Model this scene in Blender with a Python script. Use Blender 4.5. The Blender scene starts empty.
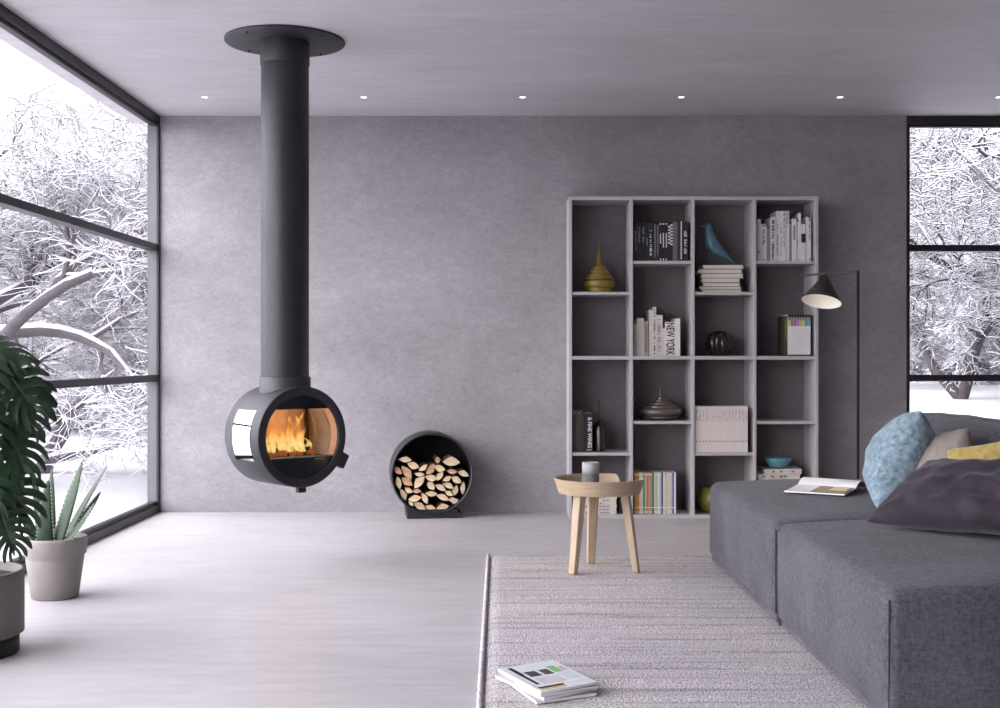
import bpy, math, random
from mathutils import Vector, Matrix, noise, Euler
R = math.radians
PI = math.pi
F = 1207.0          # focal length in pixels of a 1000 px wide frame
EYE = 1.024
YW = 7.92           # back wall
XL = -2.232         # glass wall
XR = 4.3
YF = -2.2
CH = 2.60
C = bpy.context.scene.collection
rnd = random.Random(7)

def WX(px, Y): return (px - 500.0) / F * Y
def WZ(py, Y): return EYE - (py - 356.0) / F * Y

# ------------------------------------------------------------------ materials
def _new(name):
    m = bpy.data.materials.new(name); m.use_nodes = True
    nt = m.node_tree; b = nt.nodes['Principled BSDF']
    return m, nt, b
def mat(name, col, rough=0.5, metal=0.0, var=0.0, scale=8.0, stretch=(1, 1, 1), bump=0.0, bscale=40.0,
        sheen=0.0, spec=0.5, emit=None, estr=0.0, coat=0.0, col2=None, detail=4.0):
    m, nt, b = _new(name)
    b.inputs['Base Color'].default_value = (*col, 1)
    b.inputs['Roughness'].default_value = rough
    b.inputs['Metallic'].default_value = metal
    b.inputs['Specular IOR Level'].default_value = spec
    if sheen: b.inputs['Sheen Weight'].default_value = sheen
    if coat: b.inputs['Coat Weight'].default_value = coat
    if emit:
        b.inputs['Emission Color'].default_value = (*emit, 1); b.inputs['Emission Strength'].default_value = estr
    tc = nt.nodes.new('ShaderNodeTexCoord'); mp = nt.nodes.new('ShaderNodeMapping')
    mp.inputs['Scale'].default_value = stretch
    nt.links.new(tc.outputs['Object'], mp.inputs['Vector'])
    if var or col2:
        n = nt.nodes.new('ShaderNodeTexNoise'); n.inputs['Scale'].default_value = scale; n.inputs['Detail'].default_value = detail
        n.inputs['Roughness'].default_value = 0.62
        nt.links.new(mp.outputs['Vector'], n.inputs['Vector'])
        r = nt.nodes.new('ShaderNodeValToRGB')
        r.color_ramp.elements[0].position = 0.32; r.color_ramp.elements[1].position = 0.68
        c2 = col2 or tuple(min(1, c * (1 + var)) for c in col)
        c1 = col if col2 else tuple(c * (1 - var) for c in col)
        r.color_ramp.elements[0].color = (*c1, 1); r.color_ramp.elements[1].color = (*c2, 1)
        nt.links.new(n.outputs['Fac'], r.inputs['Fac']); nt.links.new(r.outputs['Color'], b.inputs['Base Color'])
    if bump:
        n2 = nt.nodes.new('ShaderNodeTexNoise'); n2.inputs['Scale'].default_value = bscale; n2.inputs['Detail'].default_value = 3
        nt.links.new(mp.outputs['Vector'], n2.inputs['Vector'])
        bp = nt.nodes.new('ShaderNodeBump'); bp.inputs['Strength'].default_value = bump; bp.inputs['Distance'].default_value = 0.01
        nt.links.new(n2.outputs['Fac'], bp.inputs['Height']); nt.links.new(bp.outputs['Normal'], b.inputs['Normal'])
    return m

def layered(name, base, amps, rough=0.6, bump=0.15, bdist=0.004, pits=0.0, rvar=0.0, spec=0.5):
    """base colour times a product of several noises: amps = [(scale, stretch, amplitude, lo, hi)]"""
    m, nt, b = _new(name)
    tc = nt.nodes.new('ShaderNodeTexCoord')
    cur = None; first = None
    for (sc, st, amp, lo, hi) in amps:
        mp = nt.nodes.new('ShaderNodeMapping'); mp.inputs['Scale'].default_value = st
        nt.links.new(tc.outputs['Object'], mp.inputs['Vector'])
        n = nt.nodes.new('ShaderNodeTexNoise'); n.inputs['Scale'].default_value = sc
        n.inputs['Detail'].default_value = 6; n.inputs['Roughness'].default_value = 0.6
        nt.links.new(mp.outputs['Vector'], n.inputs['Vector'])
        mr = nt.nodes.new('ShaderNodeMapRange'); mr.inputs['From Min'].default_value = lo; mr.inputs['From Max'].default_value = hi
        mr.inputs['To Min'].default_value = 1 - amp; mr.inputs['To Max'].default_value = 1 + amp
        nt.links.new(n.outputs['Fac'], mr.inputs['Value'])
        if cur is None: cur = mr.outputs['Result']
        else:
            mu = nt.nodes.new('ShaderNodeMath'); mu.operation = 'MULTIPLY'
            nt.links.new(cur, mu.inputs[0]); nt.links.new(mr.outputs['Result'], mu.inputs[1]); cur = mu.outputs[0]
    if pits:
        v = nt.nodes.new('ShaderNodeTexVoronoi'); v.inputs['Scale'].default_value = 9.0
        nt.links.new(tc.outputs['Object'], v.inputs['Vector'])
        mr = nt.nodes.new('ShaderNodeMapRange'); mr.inputs['From Min'].default_value = 0.03; mr.inputs['From Max'].default_value = 0.07
        mr.inputs['To Min'].default_value = 1 - pits; mr.inputs['To Max'].default_value = 1.0
        nt.links.new(v.outputs['Distance'], mr.inputs['Value'])
        mu = nt.nodes.new('ShaderNodeMath'); mu.operation = 'MULTIPLY'
        nt.links.new(cur, mu.inputs[0]); nt.links.new(mr.outputs['Result'], mu.inputs[1]); cur = mu.outputs[0]
    vm = nt.nodes.new('ShaderNodeVectorMath'); vm.operation = 'SCALE'
    vm.inputs[0].default_value = base
    nt.links.new(cur, vm.inputs['Scale']); nt.links.new(vm.outputs['Vector'], b.inputs['Base Color'])
    b.inputs['Roughness'].default_value = rough; b.inputs['Specular IOR Level'].default_value = spec
    if rvar:
        mr = nt.nodes.new('ShaderNodeMapRange'); mr.inputs['From Min'].default_value = 0.8; mr.inputs['From Max'].default_value = 1.2
        mr.inputs['To Min'].default_value = rough + rvar; mr.inputs['To Max'].default_value = rough - rvar
        nt.links.new(cur, mr.inputs['Value']); nt.links.new(mr.outputs['Result'], b.inputs['Roughness'])
    if bump:
        bp = nt.nodes.new('ShaderNodeBump'); bp.inputs['Strength'].default_value = bump; bp.inputs['Distance'].default_value = bdist
        nt.links.new(cur, bp.inputs['Height']); nt.links.new(bp.outputs['Normal'], b.inputs['Normal'])
    return m

def glass_mat(name, tint=(0.97, 0.98, 1.0), refl=0.06):
    m = bpy.data.materials.new(name); m.use_nodes = True; nt = m.node_tree; nt.nodes.clear()
    o = nt.nodes.new('ShaderNodeOutputMaterial'); t = nt.nodes.new('ShaderNodeBsdfTransparent'); g = nt.nodes.new('ShaderNodeBsdfGlossy')
    t.inputs['Color'].default_value = (*tint, 1); g.inputs['Roughness'].default_value = 0.02
    mx = nt.nodes.new('ShaderNodeMixShader'); fr = nt.nodes.new('ShaderNodeFresnel'); 
    # the Fresnel node inverts the index on back faces: feed it the inverse there, so both faces of the pane reflect alike
    ge = nt.nodes.new('ShaderNodeNewGeometry'); mrg = nt.nodes.new('ShaderNodeMapRange'); mrg.inputs['To Min'].default_value = 1.22; mrg.inputs['To Max'].default_value = 1 / 1.22
    nt.links.new(ge.outputs['Backfacing'], mrg.inputs['Value']); nt.links.new(mrg.outputs['Result'], fr.inputs['IOR'])
    nt.links.new(fr.outputs[0], mx.inputs[0]); nt.links.new(t.outputs[0], mx.inputs[1]); nt.links.new(g.outputs[0], mx.inputs[2])
    nt.links.new(mx.outputs[0], o.inputs[0])
    return m

M = {}
M['wall'] = layered('grey microcement', (0.275, 0.259, 0.272), [(0.9, (1, 1, 1.3), 0.12, 0.35, 0.65), (4, (1, 1, 1.5), 0.06, 0.35, 0.65), (20, (1, 1, 1.6), 0.07, 0.35, 0.65), (70, (1, 1, 1.8), 0.13, 0.3, 0.7)], rough=0.62, bump=0.25, pits=0.25)
M['ceiling'] = layered('board marked concrete ceiling', (0.52, 0.49, 0.51), [(1.2, (0.5, 1.6, 1), 0.07, 0.35, 0.65), (9, (0.6, 3.5, 1), 0.06, 0.35, 0.65), (50, (0.6, 4, 1), 0.05, 0.3, 0.7)], rough=0.6, bump=0.15)
M['floor'] = layered('pale concrete floor', (0.42, 0.402, 0.415), [(0.8, (1, 1.8, 1), 0.07, 0.35, 0.65), (5, (0.6, 3.5, 1), 0.06, 0.35, 0.65), (30, (0.5, 4, 1), 0.05, 0.3, 0.7)], rough=0.42, bump=0.06, rvar=0.08)
M['plain'] = mat('plain plaster', (0.22, 0.21, 0.22), 0.7, var=0.05, scale=3)
M['frame'] = mat('dark grey window profile', (0.013, 0.011, 0.014), 0.45, metal=0.0, var=0.1, scale=30)
M['lining'] = mat('grey aluminium lining', (0.13, 0.125, 0.135), 0.5, metal=.2, var=.04, scale=10)
M['glass'] = glass_mat('window glass')
M['stove_glass'] = glass_mat('stove glass', (0.93, 0.92, 0.9))
M['stove'] = mat('charcoal stove lacquer', (0.036, 0.037, 0.042), 0.5, metal=0.35, var=0.05, scale=60, bump=0.05, bscale=400)
M['stove_face'] = mat('charcoal stove front', (0.026, 0.025, 0.028), 0.46, metal=0.3, var=0.05, scale=60)
M['black_glass'] = mat('black printed glass', (0.008, 0.007, 0.009), 0.12, var=0.1, scale=20)
M['mirror'] = mat('mirrored side glass', (0.80, 0.79, 0.82), 0.03, metal=1.0, var=0.02, scale=3)
M['black'] = mat('black powder coat', (0.010, 0.009, 0.010), 0.6, var=0.1, scale=40)
M['holder'] = mat('black steel', (0.019, 0.018, 0.020), 0.45, var=0.1, scale=40)
M['vermiculite'] = mat('vermiculite lining', (0.46, 0.36, 0.29), 0.85, var=0.12, scale=30, bump=0.3, bscale=80)
M['grey_trim'] = mat('grey metal trim', (0.35, 0.33, 0.34), 0.35, metal=0.8, var=0.04)
M['char'] = mat('charred firewood', (0.03, 0.018, 0.012), 0.9, var=0.4, scale=40, bump=0.6, bscale=60, emit=(1, 0.25, 0.03), estr=0.0)
M['shelf'] = mat('warm grey lacquer', (0.43, 0.405, 0.41), 0.5, var=0.02, scale=5)
M['back'] = layered('dark taupe cell shade', (0.150, 0.135, 0.140), [(3, (1, 1, 1), .1, .35, .65), (60, (1, 1, 1.5), .12, .3, .7)], rough=.7, bump=.1)  # dark tone stands in for the shade inside the bookcase cells
M['oak'] = mat('pale oak', (0.36, 0.265, 0.17), 0.5, scale=6, stretch=(6, 6, 1), col2=(0.47, 0.365, 0.25), bump=0.08, bscale=30)
M['oak_side'] = mat('pale oak rim', (0.34, 0.25, 0.165), 0.5, scale=5, stretch=(1, 1, 9), col2=(0.45, 0.35, 0.24), bump=0.05, bscale=30)
M['log_end'] = mat('split log end grain', (0.62, 0.43, 0.24), 0.8, scale=16, col2=(0.86, 0.72, 0.48), bump=0.3, bscale=90)
M['log_end_red'] = mat('split log reddish end grain', (0.42, 0.20, 0.09), 0.8, scale=20, col2=(0.76, 0.52, 0.32), bump=0.3, bscale=90)
M['log_bark'] = mat('birch bark', (0.16, 0.10, 0.07), 0.9, var=0.4, scale=20, bump=0.5)
M['pot'] = mat('greige ceramic', (0.245, 0.222, 0.212), 0.65, var=0.06, scale=10, bump=0.05)
M['planter'] = mat('taupe planter ceramic', (0.155, 0.14, 0.125), 0.6, var=0.05, scale=10)
M['soil'] = mat('potting soil', (0.035, 0.025, 0.02), 0.95, var=0.5, scale=60, bump=0.9, bscale=80)
M['stem'] = mat('green stem', (0.09, 0.13, 0.05), 0.5, var=0.2, scale=20)
M['aloe'] = mat('aloe skin', (0.014, 0.036, 0.020), 0.45, scale=9, col2=(0.045, 0.085, 0.046), bump=0.05, stretch=(1, 1, 0.5))
M['aloe_edge'] = mat('aloe spine', (0.34, 0.40, 0.25), 0.5, var=0.1)
M['snow_ground'] = mat('snow cover', (0.56, 0.56, 0.59), 0.8, var=0.03, scale=0.5, bump=0.4, bscale=3)
M['snow'] = mat('snow on branches', (0.58, 0.57, 0.60), 0.85, var=0.03, scale=3)
M['bark'] = mat('grey bark', (0.052, 0.044, 0.048), 0.9, var=0.25, scale=9, bump=0.4, bscale=20)
M['lamp_white'] = mat('white lamp interior', (0.85, 0.82, 0.75), 0.6, var=0.01)
M['bulb'] = mat('lamp lens', (0.9, 0.85, 0.75), 0.5, emit=(1, 0.86, 0.66), estr=6.0)
M['spot'] = mat('downlight lens', (0.9, 0.9, 0.9), 0.5, emit=(1, 0.97, 0.95), estr=5.0)
M['trim_white'] = mat('white trim ring', (0.6, 0.58, 0.6), 0.5)
M['pages'] = mat('book pages', (0.66, 0.60, 0.52), 0.8, var=0.06, scale=3, stretch=(80, 1, 1))
M['mustard_vase'] = mat('ochre ceramic', (0.22, 0.145, 0.022), 0.38, var=0.15, scale=8)
M['bronze_vase'] = mat('grey bronze glaze', (0.15, 0.125, 0.105), 0.28, metal=0.4, var=0.15, scale=8)
M['dark_glass'] = mat('dark smoked glass', (0.022, 0.018, 0.015), 0.18, var=0.2, scale=8)
M['bird'] = mat('blue lacquered wood', (0.085, 0.185, 0.24), 0.4, var=0.06, scale=10)
M['wire'] = mat('steel wire', (0.3, 0.3, 0.32), 0.3, metal=0.9)
M['turq'] = mat('turquoise glaze', (0.10, 0.28, 0.32), 0.3, var=0.12, scale=12)
M['olive'] = mat('olive glaze', (0.17, 0.165, 0.02), 0.35, var=0.12, scale=9)
M['stone_top'] = mat('light grey concrete', (0.33, 0.325, 0.34), 0.7, var=0.05, scale=30)
M['stone_bot'] = mat('dark grey concrete', (0.125, 0.125, 0.13), 0.75, var=0.08, scale=30)
M['paper'] = mat('magazine paper', (0.78, 0.77, 0.78), 0.45, var=0.02, scale=4)
M['ink'] = mat('black ink', (0.012, 0.011, 0.012), 0.5)
M['white_ink'] = mat('white print', (0.72, 0.70, 0.68), 0.5)
M['pale_ink'] = mat('pale taupe print', (0.42, 0.36, 0.33), 0.5)
M['grey_ink'] = mat('grey print', (0.22, 0.21, 0.22), 0.5)

def fabric(name, c1, c2, weave=260, rough=0.95, sheen=0.25, big=3.0):
    m, nt, b = _new(name)
    tc = nt.nodes.new('ShaderNodeTexCoord')
    def nz(scale, st=(1, 1, 1), det=3):
        mp = nt.nodes.new('ShaderNodeMapping'); mp.inputs['Scale'].default_value = st
        nt.links.new(tc.outputs['Object'], mp.inputs['Vector'])
        n = nt.nodes.new('ShaderNodeTexNoise'); n.inputs['Scale'].default_value = scale; n.inputs['Detail'].default_value = det
        nt.links.new(mp.outputs['Vector'], n.inputs['Vector']); return n
    a = nz(weave, (1, 1, 0.35)); a2 = nz(weave, (0.35, 0.35, 1)); c = nz(big)
    ad = nt.nodes.new('ShaderNodeMath'); ad.operation = 'ADD'
    nt.links.new(a.outputs['Fac'], ad.inputs[0]); nt.links.new(a2.outputs['Fac'], ad.inputs[1])
    ad2 = nt.nodes.new('ShaderNodeMath'); ad2.operation = 'ADD'
    nt.links.new(ad.outputs[0], ad2.inputs[0]); nt.links.new(c.outputs['Fac'], ad2.inputs[1])
    mr = nt.nodes.new('ShaderNodeMapRange'); mr.inputs['From Min'].default_value = 1.05; mr.inputs['From Max'].default_value = 1.95
    nt.links.new(ad2.outputs[0], mr.inputs['Value'])
    mx = nt.nodes.new('ShaderNodeMix'); mx.data_type = 'RGBA'
    mx.inputs['A'].default_value = (*c1, 1); mx.inputs['B'].default_value = (*c2, 1)
    nt.links.new(mr.outputs['Result'], mx.inputs['Factor']); nt.links.new(mx.outputs['Result'], b.inputs['Base Color'])
    b.inputs['Roughness'].default_value = rough; b.inputs['Sheen Weight'].default_value = sheen
    b.inputs['Specular IOR Level'].default_value = 0.2
    bp = nt.nodes.new('ShaderNodeBump'); bp.inputs['Strength'].default_value = 0.35; bp.inputs['Distance'].default_value = 0.003
    nt.links.new(ad.outputs[0], bp.inputs['Height']); nt.links.new(bp.outputs['Normal'], b.inputs['Normal'])
    return m
M['sofa'] = fabric('slate grey woven fabric', (0.040, 0.038, 0.046), (0.128, 0.124, 0.142), weave=150, sheen=0.08)
M['piping'] = fabric('slate grey seam tape', (0.035, 0.035, 0.042), (0.06, 0.06, 0.07))
def velvet(name, c1, c2, scale=14, sheen=0.5, stretch=(1, 1, 1)):
    m = mat(name, c1, 0.75, scale=scale, col2=c2, bump=0.12, bscale=50, sheen=sheen * .5, spec=0.2, detail=7, stretch=stretch)
    return m
M['v_blue'] = velvet('crushed blue velvet', (0.085, 0.14, 0.18), (0.30, 0.40, 0.45), 45)
M['v_beige'] = velvet('beige linen', (0.27, 0.235, 0.205), (0.36, 0.32, 0.28), 8, 0.2)
M['v_mustard'] = velvet('mustard velvet', (0.20, 0.14, 0.03), (0.46, 0.35, 0.12), 22)
M['v_purple'] = velvet('aubergine velvet', (0.010, 0.007, 0.011), (0.044, 0.032, 0.047), 9, .3)

def rug_mat(name, dark=1.0):
    m, nt, b = _new(name)
    tc = nt.nodes.new('ShaderNodeTexCoord')
    def nz(scale, st, det=2):
        mp = nt.nodes.new('ShaderNodeMapping'); mp.inputs['Scale'].default_value = st
        nt.links.new(tc.outputs['Object'], mp.inputs['Vector'])
        n = nt.nodes.new('ShaderNodeTexNoise'); n.inputs['Scale'].default_value = scale; n.inputs['Detail'].default_value = det
        nt.links.new(mp.outputs['Vector'], n.inputs['Vector']); return n
    fl = nz(150, (1, 0.8, 1), 2); st = nz(1.0, (1.3, 22, 1), 3); bg = nz(1.6, (1, 1, 1), 2)
    def rng(n, lo, hi, a, c):
        mr = nt.nodes.new('ShaderNodeMapRange'); mr.inputs['From Min'].default_value = lo; mr.inputs['From Max'].default_value = hi
        mr.inputs['To Min'].default_value = a; mr.inputs['To Max'].default_value = c
        nt.links.new(n.outputs['Fac'], mr.inputs['Value']); return mr.outputs['Result']
    def mul(a, c):
        q = nt.nodes.new('ShaderNodeMath'); q.operation = 'MULTIPLY'; nt.links.new(a, q.inputs[0]); nt.links.new(c, q.inputs[1]); return q.outputs[0]
    f = rng(fl, 0.32, 0.68, 0.45 * dark, 1.36); s = rng(st, 0.30, 0.5, 0.66, 1.05); g = rng(bg, 0.3, 0.7, 0.95, 1.05)
    cur = mul(mul(f, s), g)
    mx = nt.nodes.new('ShaderNodeMix'); mx.data_type = 'RGBA'
    mx.inputs['A'].default_value = (0.49, 0.455, 0.48, 1); mx.inputs['B'].default_value = (0.51, 0.475, 0.465, 1)
    wm = nz(1.1, (0.6, 1.2, 1), 1); nt.links.new(rng(wm, 0.45, 0.65, 0, 1), mx.inputs['Factor'])
    vm = nt.nodes.new('ShaderNodeVectorMath'); vm.operation = 'SCALE'
    nt.links.new(mx.outputs['Result'], vm.inputs[0]); nt.links.new(cur, vm.inputs['Scale'])
    nt.links.new(vm.outputs['Vector'], b.inputs['Base Color'])
    b.inputs['Roughness'].default_value = 1.0; b.inputs['Specular IOR Level'].default_value = 0.1
    bp = nt.nodes.new('ShaderNodeBump'); bp.inputs['Strength'].default_value = 0.8; bp.inputs['Distance'].default_value = 0.006
    nt.links.new(fl.outputs['Fac'], bp.inputs['Height']); nt.links.new(bp.outputs['Normal'], b.inputs['Normal'])
    return m
M['rug'] = rug_mat('flecked wool'); M['rug_edge'] = mat('braided wool edge', (0.34, 0.32, 0.33), 1.0, scale=60, col2=(0.62, 0.60, 0.60), bump=0.6, bscale=80, spec=.1)

def perforated(name):
    """charcoal lacquer with staggered rows of small round holes, laid out by angle and height round the pipe"""
    m, nt, b = _new(name)
    N = nt.nodes; L = nt.links
    tc = N.new('ShaderNodeTexCoord'); sp = N.new('ShaderNodeSeparateXYZ'); L.new(tc.outputs['Object'], sp.inputs[0])
    def math_(op, a, c=None):
        q = N.new('ShaderNodeMath'); q.operation = op
        for i, v in enumerate((a, c)):
            if v is None: continue
            if isinstance(v, (int, float)): q.inputs[i].default_value = v
            else: L.new(v, q.inputs[i])
        return q.outputs[0]
    at = math_('ARCTAN2', sp.outputs['Y'], sp.outputs['X'])
    u = math_('MULTIPLY', at, 72 / (2 * PI)); v = math_('MULTIPLY', sp.outputs['Z'], 1 / 0.0115)
    row = math_('MODULO', math_('FLOOR', v), 2.0)
    u2 = math_('ADD', u, math_('MULTIPLY', row, 0.5))
    fu = math_('SUBTRACT', math_('FRACT', math_('ADD', u2, 100.0)), 0.5); fv = math_('SUBTRACT', math_('FRACT', v), 0.5)
    d = math_('SQRT', math_('ADD', math_('MULTIPLY', fu, fu), math_('MULTIPLY', fv, fv)))
    hole = math_('LESS_THAN', d, 0.30)
    mx = N.new('ShaderNodeMix'); mx.data_type = 'RGBA'; L.new(hole, mx.inputs['Factor'])
    mx.inputs['A'].default_value = (0.034, 0.034, 0.039, 1); mx.inputs['B'].default_value = (0.004, 0.004, 0.005, 1)
    L.new(mx.outputs['Result'], b.inputs['Base Color'])
    b.inputs['Roughness'].default_value = 0.45; b.inputs['Metallic'].default_value = 0.35
    bp = N.new('ShaderNodeBump'); bp.invert = True; bp.inputs['Strength'].default_value = 0.5; bp.inputs['Distance'].default_value = 0.002
    L.new(hole, bp.inputs['Height']); L.new(bp.outputs['Normal'], b.inputs['Normal'])
    return m
M['perf'] = perforated('perforated pipe')

def flame_mat(name):
    m = bpy.data.materials.new(name); m.use_nodes = True; nt = m.node_tree; N = nt.nodes; L = nt.links; N.clear()
    o = N.new('ShaderNodeOutputMaterial'); t = N.new('ShaderNodeBsdfTransparent'); e = N.new('ShaderNodeEmission'); mx = N.new('ShaderNodeMixShader')
    tc = N.new('ShaderNodeTexCoord'); sp = N.new('ShaderNodeSeparateXYZ'); L.new(tc.outputs['Object'], sp.inputs[0])
    mr = N.new('ShaderNodeMapRange'); mr.inputs['From Min'].default_value = 0; mr.inputs['From Max'].default_value = 0.24
    L.new(sp.outputs['Z'], mr.inputs['Value'])
    n = N.new('ShaderNodeTexNoise'); n.inputs['Scale'].default_value = 15; n.inputs['Detail'].default_value = 5
    mp = N.new('ShaderNodeMapping'); mp.inputs['Scale'].default_value = (1.3, 1.3, 0.55); L.new(tc.outputs['Object'], mp.inputs['Vector']); L.new(mp.outputs['Vector'], n.inputs['Vector'])
    ad = N.new('ShaderNodeMath'); ad.operation = 'ADD'; L.new(mr.outputs['Result'], ad.inputs[0])
    m2 = N.new('ShaderNodeMath'); m2.operation = 'MULTIPLY_ADD'; L.new(n.outputs['Fac'], m2.inputs[0]); m2.inputs[1].default_value = 3.2; m2.inputs[2].default_value = -1.45
    L.new(m2.outputs[0], ad.inputs[1])
    r = N.new('ShaderNodeValToRGB'); cr = r.color_ramp
    cr.elements[0].position = 0.0; cr.elements[0].color = (1, 0.78, 0.30, 1)
    cr.elements[1].position = 1.0; cr.elements[1].color = (0.45, 0.09, 0.01, 1)
    a = cr.elements.new(0.4); a.color = (1.0, 0.50, 0.13, 1); a = cr.elements.new(0.7); a.color = (0.85, 0.24, 0.035, 1)
    L.new(ad.outputs[0], r.inputs['Fac']); L.new(r.outputs['Color'], e.inputs['Color']); e.inputs['Strength'].default_value = 1.25
    lw = N.new('ShaderNodeLayerWeight'); lw.inputs['Blend'].default_value = 0.35
    r2 = N.new('ShaderNodeMapRange'); r2.inputs['From Min'].default_value = 0.35; r2.inputs['From Max'].default_value = 1.0
    r2.inputs['To Min'].default_value = 0.50; r2.inputs['To Max'].default_value = 0.0; L.new(ad.outputs[0], r2.inputs['Value'])
    r3 = N.new('ShaderNodeMath'); r3.operation = 'MULTIPLY'; L.new(r2.outputs['Result'], r3.inputs[0])
    iv = N.new('ShaderNodeMath'); iv.operation = 'SUBTRACT'; iv.inputs[0].default_value = 1.0; L.new(lw.outputs['Facing'], iv.inputs[1])
    L.new(iv.outputs[0], r3.inputs[1])
    L.new(r3.outputs[0], mx.inputs[0]); L.new(t.outputs[0], mx.inputs[1]); L.new(e.outputs[0], mx.inputs[2]); L.new(mx.outputs[0], o.inputs[0])
    return m
M['flame'] = flame_mat('flame')
M['ember'] = mat('glowing embers', (0.1, 0.04, 0.02), 0.9, scale=40, col2=(0.02, 0.015, 0.01), bump=0.8, bscale=60, emit=(1, 0.3, 0.05), estr=0.22)

def leaf_mat():
    m, nt, b = _new('monstera leaf green')
    tc = nt.nodes.new('ShaderNodeTexCoord'); n = nt.nodes.new('ShaderNodeTexNoise'); n.inputs['Scale'].default_value = 9
    nt.links.new(tc.outputs['Object'], n.inputs['Vector'])
    r = nt.nodes.new('ShaderNodeValToRGB'); r.color_ramp.elements[0].color = (0.006, 0.020, 0.009, 1); r.color_ramp.elements[1].color = (0.035, 0.085, 0.034, 1)
    r.color_ramp.elements[0].position = 0.3; r.color_ramp.elements[1].position = 0.7
    nt.links.new(n.outputs['Fac'], r.inputs['Fac']); nt.links.new(r.outputs['Color'], b.inputs['Base Color'])
    b.inputs['Roughness'].default_value = 0.32
    return m
M['leaf'] = leaf_mat()

_cc = {}
def cmat(col, rough=0.5):
    k = (tuple(round(c, 3) for c in col), rough)
    if k not in _cc: _cc[k] = mat('book cloth %d' % len(_cc), col, rough, var=0.04, scale=20)
    return _cc[k]

# ------------------------------------------------------------------ mesh building
class MB:
    def __init__(s): s.v = []; s.f = []; s.m = []; s.sm = []
    def add(s, vs, fs, mi=0, smooth=False, T=None):
        b = len(s.v)
        s.v.extend([T @ Vector(p) for p in vs] if T else [Vector(p) for p in vs])
        for f in fs: s.f.append([b + i for i in f]); s.m.append(mi); s.sm.append(smooth)
    def box(s, a, b, mi=0, T=None):
        x0, y0, z0 = a; x1, y1, z1 = b
        vs = [(x0,y0,z0),(x1,y0,z0),(x1,y1,z0),(x0,y1,z0),(x0,y0,z1),(x1,y0,z1),(x1,y1,z1),(x0,y1,z1)]
        s.add(vs, [(0,3,2,1),(4,5,6,7),(0,1,5,4),(1,2,6,5),(2,3,7,6),(3,0,4,7)], mi, False, T)
    def lathe(s, prof, n=48, mi=0, T=None, smooth=True, cap=True):
        vs = []; fs = []
        for (r, z) in prof:
            for i in range(n):
                a = 2 * PI * i / n; vs.append((r * math.cos(a), r * math.sin(a), z))
        for j in range(len(prof) - 1):
            for i in range(n):
                k = (i + 1) % n; fs.append((j*n+i, j*n+k, (j+1)*n+k, (j+1)*n+i))
        s.add(vs, fs, mi, smooth, T)
        if cap:
            b = len(s.v) - len(vs)
            if prof[0][0] > 1e-5: s.f.append([b + i for i in range(n)][::-1]); s.m.append(mi); s.sm.append(False)
            if prof[-1][0] > 1e-5: s.f.append([b + (len(prof)-1)*n + i for i in range(n)]); s.m.append(mi); s.sm.append(False)
    def tube(s, pts, rad, n=8, mi=0, smooth=True, cap=True):
        pts = [Vector(p) for p in pts]
        if not hasattr(rad, '__len__'): rad = [rad] * len(pts)
        vs = []; fs = []; up = None
        for i, p in enumerate(pts):
            d = (pts[min(i+1, len(pts)-1)] - pts[max(i-1, 0)]).normalized()
            if up is None: up = Vector((0,0,1)) if abs(d.z) < 0.9 else Vector((1,0,0))
            a = d.cross(up).normalized(); up = a.cross(d).normalized()
            for k in range(n):
                t = 2 * PI * k / n; vs.append(p + (a * math.cos(t) + up * math.sin(t)) * rad[i])
        for j in range(len(pts) - 1):
            for i in range(n):
                k = (i + 1) % n; fs.append((j*n+i, j*n+k, (j+1)*n+k, (j+1)*n+i))
        if cap: fs.append(tuple(range(n))[::-1]); fs.append(tuple((len(pts)-1)*n + i for i in range(n)))
        s.add(vs, fs, mi, smooth)
    def quad(s, a, b, c, d, mi=0): s.add([a, b, c, d], [(0,1,2,3)], mi)
    def mesh(s, name, mats):
        me = bpy.data.meshes.new(name); me.from_pydata([tuple(p) for p in s.v], [], s.f)
        for m in (mats if isinstance(mats, (list, tuple)) else [mats]): me.materials.append(m)
        me.polygons.foreach_set('material_index', s.m); me.polygons.foreach_set('use_smooth', s.sm); me.update()
        return me
    def obj(s, name, mats, parent=None, loc=(0,0,0), bevel=0.0, segs=2):
        o = bpy.data.objects.new(name, s.mesh(name, mats)); C.objects.link(o); o.location = loc
        if parent: o.parent = parent
        if bevel:
            md = o.modifiers.new('b', 'BEVEL'); md.width = bevel; md.segments = segs; md.limit_method = 'ANGLE'; md.angle_limit = R(40)
        return o
def tag(o, label, cat, group=None, kind=None):
    o['label'] = label; o['category'] = cat
    if group: o['group'] = group
    if kind: o['kind'] = kind
    return o
def thing(name, label, cat, loc=(0,0,0), rz=0, group=None):
    o = bpy.data.objects.new(name, None); C.objects.link(o); o.location = loc; o.rotation_euler = (0,0,rz); o.empty_display_size = 0.1
    return tag(o, label, cat, group)
def struct(name, mb, mats, label=None, parent=None, **k):
    o = mb.obj(name, mats, parent, **k)
    if not parent:
        o['kind'] = 'structure'
        if label: o['label'] = label
    return o
def B(a, b):
    m = MB(); m.box(a, b); return m
ROTX = Matrix.Rotation(PI / 2, 4, 'X')     # lathe axis z -> -y

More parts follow.
